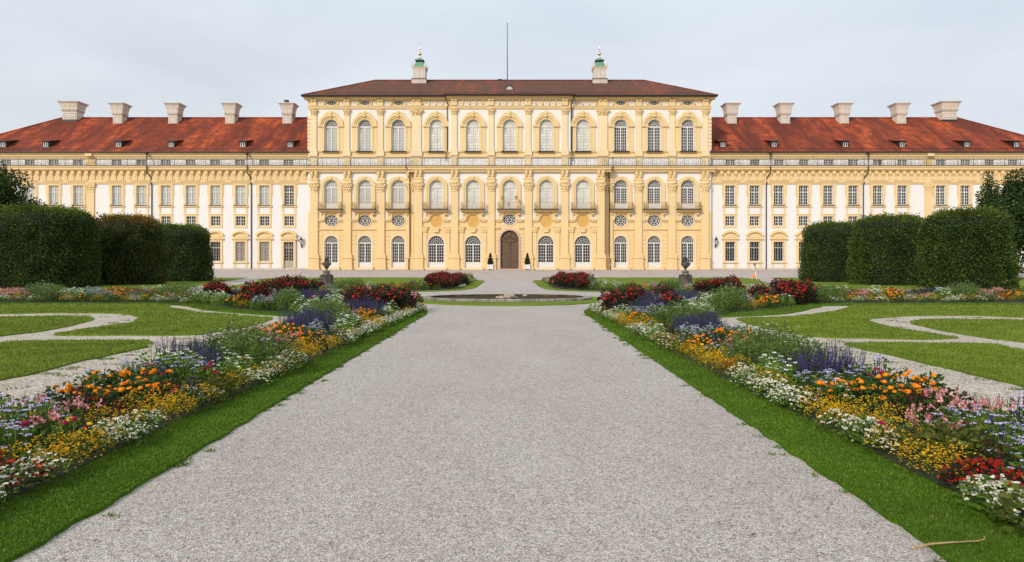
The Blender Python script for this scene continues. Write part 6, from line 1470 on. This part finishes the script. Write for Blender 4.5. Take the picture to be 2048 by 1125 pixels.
# faces local -y; hands with five fingers each
V_ = [(0, 0, .92), (0, 0, 1.10), (0, 0, 1.30), (0, -.01, 1.40), (0, -.02, 1.47), (0, -.03, 1.56), (-.09, 0, .86), (.09, 0, .86), (-.10, -.14, .50), (.09, .10, .50), (-.10, -.20, .10), (.09, .30, .14), (-.10, -.34, .03), (.09, .22, .03),
      (-.17, 0, 1.34), (.17, 0, 1.34), (-.23, .06, 1.10), (.23, -.05, 1.08), (-.24, .02, .88), (.25, -.20, .90), (-.24, .00, .80), (.25, -.25, .83)]
E_ = [(0, 1), (1, 2), (2, 3), (3, 4), (4, 5), (0, 6), (0, 7), (6, 8), (7, 9), (8, 10), (9, 11), (10, 12), (11, 13), (2, 14), (2, 15), (14, 16), (15, 17), (16, 18), (17, 19), (18, 20), (19, 21)]
R_ = [(.15, .11), (.115, .09), (.15, .10), .055, .06, (.085, .095), .095, .095, .062, .062, .038, .038, .03, .03, .06, .06, .042, .042, .028, .028, (.035, .02), (.035, .02)]
for hi_, sx in ((20, -1), (21, 1)):
    hx, hy, hz = V_[hi_]
    for j, (dx, ln) in enumerate(((-.024, .055), (-.008, .066), (.008, .062), (.024, .05))):
        V_ += [(hx + dx * .2, hy + dx, hz - .03), (hx + dx * .2, hy + dx - .012, hz - .03 - ln)]; i0 = len(V_) - 2; E_ += [(hi_, i0), (i0, i0 + 1)]; R_ += [.010, .008]
    V_ += [(hx - sx * .01, hy - .035, hz + .01), (hx - sx * .012, hy - .055, hz - .035)]; i0 = len(V_) - 2; E_ += [(hi_, i0), (i0, i0 + 1)]; R_ += [.012, .009]
skin_obj('body', V_, E_, R_, M['skin'], wm, 1)
skin_obj('trousers', [(0, 0, .95), (-.09, 0, .86), (.09, 0, .86), (-.10, -.14, .50), (.09, .10, .50), (-.10, -.195, .16), (.09, .27, .20)], [(0, 1), (0, 2), (1, 3), (2, 4), (3, 5), (4, 6)], [(.17, .13), .115, .115, .085, .085, .07, .07], M['trousers'], wm, 1)
skin_obj('blouse', [(0, 0, .88), (0, 0, 1.10), (0, 0, 1.30), (0, 0, 1.38), (-.17, 0, 1.34), (.17, 0, 1.34), (-.23, .06, 1.10), (.23, -.05, 1.08), (-.24, .03, .95), (.25, -.14, .95)], [(0, 1), (1, 2), (2, 3), (2, 4), (2, 5), (4, 6), (5, 7), (6, 8), (7, 9)], [(.185, .15), (.14, .115), (.17, .12), .075, .08, .08, .065, .065, .055, .055], M['blouse'], wm, 1)
f = MB(); f.ball((0, .01, 1.60), .115, 10, 7, 0, .95, 1.05, 1.0); f.ball((0, .06, 1.50), .09, 8, 5, 0, 1, .8, 1.2); obj('hair', f, M['hair'], wm, smooth=True)
f = MB(); f.ball((0, -.125, 1.565), .018, 6, 4, 0, .8, 1, 1.4); f.ball((-.03, -.112, 1.585), .010, 6, 4); f.ball((.03, -.112, 1.585), .010, 6, 4); f.ball((0, -.112, 1.53), .018, 6, 4, 0, 1.3, .5, .5); obj('face', f, M['skin'], wm, smooth=True)
f = MB(); f.ball((-.10, -.27, .035), .05, 8, 4, 0, .9, 2.0, .7); f.ball((.09, .24, .05), .05, 8, 4, 0, .9, 2.0, .7); obj('shoes', f, M['shoe'], wm, smooth=True)
bg = tag(put('handbag', None, None, (wx, wy, 0.03), (0, 0, math.radians(55))), 'orange cloth bag hanging from the hand of the walking woman', 'bag')
f = MB(); f.add([(-.36, -.10, .62), (-.20, -.10, .62), (-.20, .12, .62), (-.36, .12, .62), (-.40, -.17, .34), (-.16, -.17, .34), (-.16, .19, .34), (-.40, .19, .34)], [(0, 1, 2, 3), (4, 7, 6, 5), (0, 4, 5, 1), (1, 5, 6, 2), (2, 6, 7, 3), (3, 7, 4, 0)]); obj('bag_body', f, M['bag'], bg)
f = MB(); f.tube([(-.27, -.08, .61), (-.25, -.04, .75), (-.25, .03, .75), (-.27, .09, .61)], .012, 5); obj('handle', f, M['bag'], bg)

# ------------------------------------------------------------------ dried stalk on the verge
a = Vector(G(1822, 1101)); b = Vector(G(1900, 1104)); c = Vector(G(1970, 1104))
mb = MB(); mb.tube([(a.x, a.y, .012), (a.lerp(b, .5).x, a.lerp(b, .5).y + .005, .038), (b.x, b.y - .01, .058), (c.x - .04, c.y, .062), (c.x, c.y + .01, .066), (c.x + .02, c.y + .03, .075)], [.006, .007, .0045, .0035, .004, .002], 6)
for i in range(7): mb.tube([(a.x + .03 * i * .5, a.y, .015), (a.x - .03 + i * .02, a.y + .012 - i * .004, .012)], .0025, 4)
tag(obj('dried_stalk', mb, M['twig']), 'bent dry straw coloured stalk lying across the edge of the grass', 'stalk')

# ------------------------------------------------------------------ sky, sun, camera
w = bpy.data.worlds.new('World'); sc.world = w; w.use_nodes = True; nt = w.node_tree; bgn = nt.nodes['Background']
sky = nt.nodes.new('ShaderNodeTexSky'); sky.sky_type = 'NISHITA'; sky.sun_disc = False
SD = Vector((-0.50, -0.78, 0.50)).normalized()
sky.sun_elevation = math.asin(SD.z); sky.sun_rotation = math.atan2(SD.x, SD.y) % (2 * PI); sky.air_density = 1.0; sky.dust_density = 2.5
tc = nt.nodes.new('ShaderNodeTexCoord'); mp = nt.nodes.new('ShaderNodeMapping'); mp.inputs['Scale'].default_value = (1.2, 1.2, 4.5)
nz = nt.nodes.new('ShaderNodeTexNoise'); nz.inputs['Scale'].default_value = 1.7; nz.inputs['Detail'].default_value = 5; nz.inputs['Roughness'].default_value = .5; nz.inputs['Distortion'].default_value = .3
rp = nt.nodes.new('ShaderNodeValToRGB'); rp.color_ramp.elements[0].position = .34; rp.color_ramp.elements[0].color = (.74, .74, .74, 1); rp.color_ramp.elements[1].position = .66; rp.color_ramp.elements[1].color = (.96, .96, .96, 1)
mx = nt.nodes.new('ShaderNodeMix'); mx.data_type = 'RGBA'
cl = nt.nodes.new('ShaderNodeMix'); cl.data_type = 'RGBA'; sp_ = nt.nodes.new('ShaderNodeSeparateXYZ'); r2 = nt.nodes.new('ShaderNodeValToRGB')
r2.color_ramp.elements[0].position = 0.02; r2.color_ramp.elements[0].color = (8.7, 8.7, 8.95, 1); r2.color_ramp.elements[1].position = .40; r2.color_ramp.elements[1].color = (7.9, 8.75, 9.7, 1)
L = nt.links.new
L(tc.outputs['Generated'], mp.inputs[0]); L(mp.outputs[0], nz.inputs['Vector']); L(nz.outputs['Fac'], rp.inputs[0]); L(tc.outputs['Generated'], sp_.inputs[0]); L(sp_.outputs[2], r2.inputs[0])
L(rp.outputs[0], mx.inputs[0]); L(sky.outputs[0], mx.inputs[6]); L(r2.outputs[0], mx.inputs[7]); L(mx.outputs[2], bgn.inputs[0]); bgn.inputs[1].default_value = 0.1
ld = bpy.data.lights.new('sun', 'SUN'); ld.energy = 2.6; ld.angle = math.radians(9); ld.color = (1.0, .925, .84)
lo = bpy.data.objects.new('sun', ld); COL.objects.link(lo); lo.rotation_euler = SD.to_track_quat('Z', 'Y').to_euler(); lo.location = (-30, -40, 40)
cd = bpy.data.cameras.new('camera'); cd.sensor_width = 36; cd.lens = F / 2048 * 36; cd.clip_end = 3000; cd.clip_start = .05
cd.shift_x = 3.0 / 2048; cd.shift_y = -34.5 / 2048
co = bpy.data.objects.new('camera', cd); COL.objects.link(co); co.location = (CAMX, 0, EYE); co.rotation_euler = (PI / 2, 0, 0); sc.camera = co
sc.view_settings.view_transform = 'Standard'; sc.view_settings.look = 'None'; sc.view_settings.exposure = 0; sc.view_settings.gamma = 1
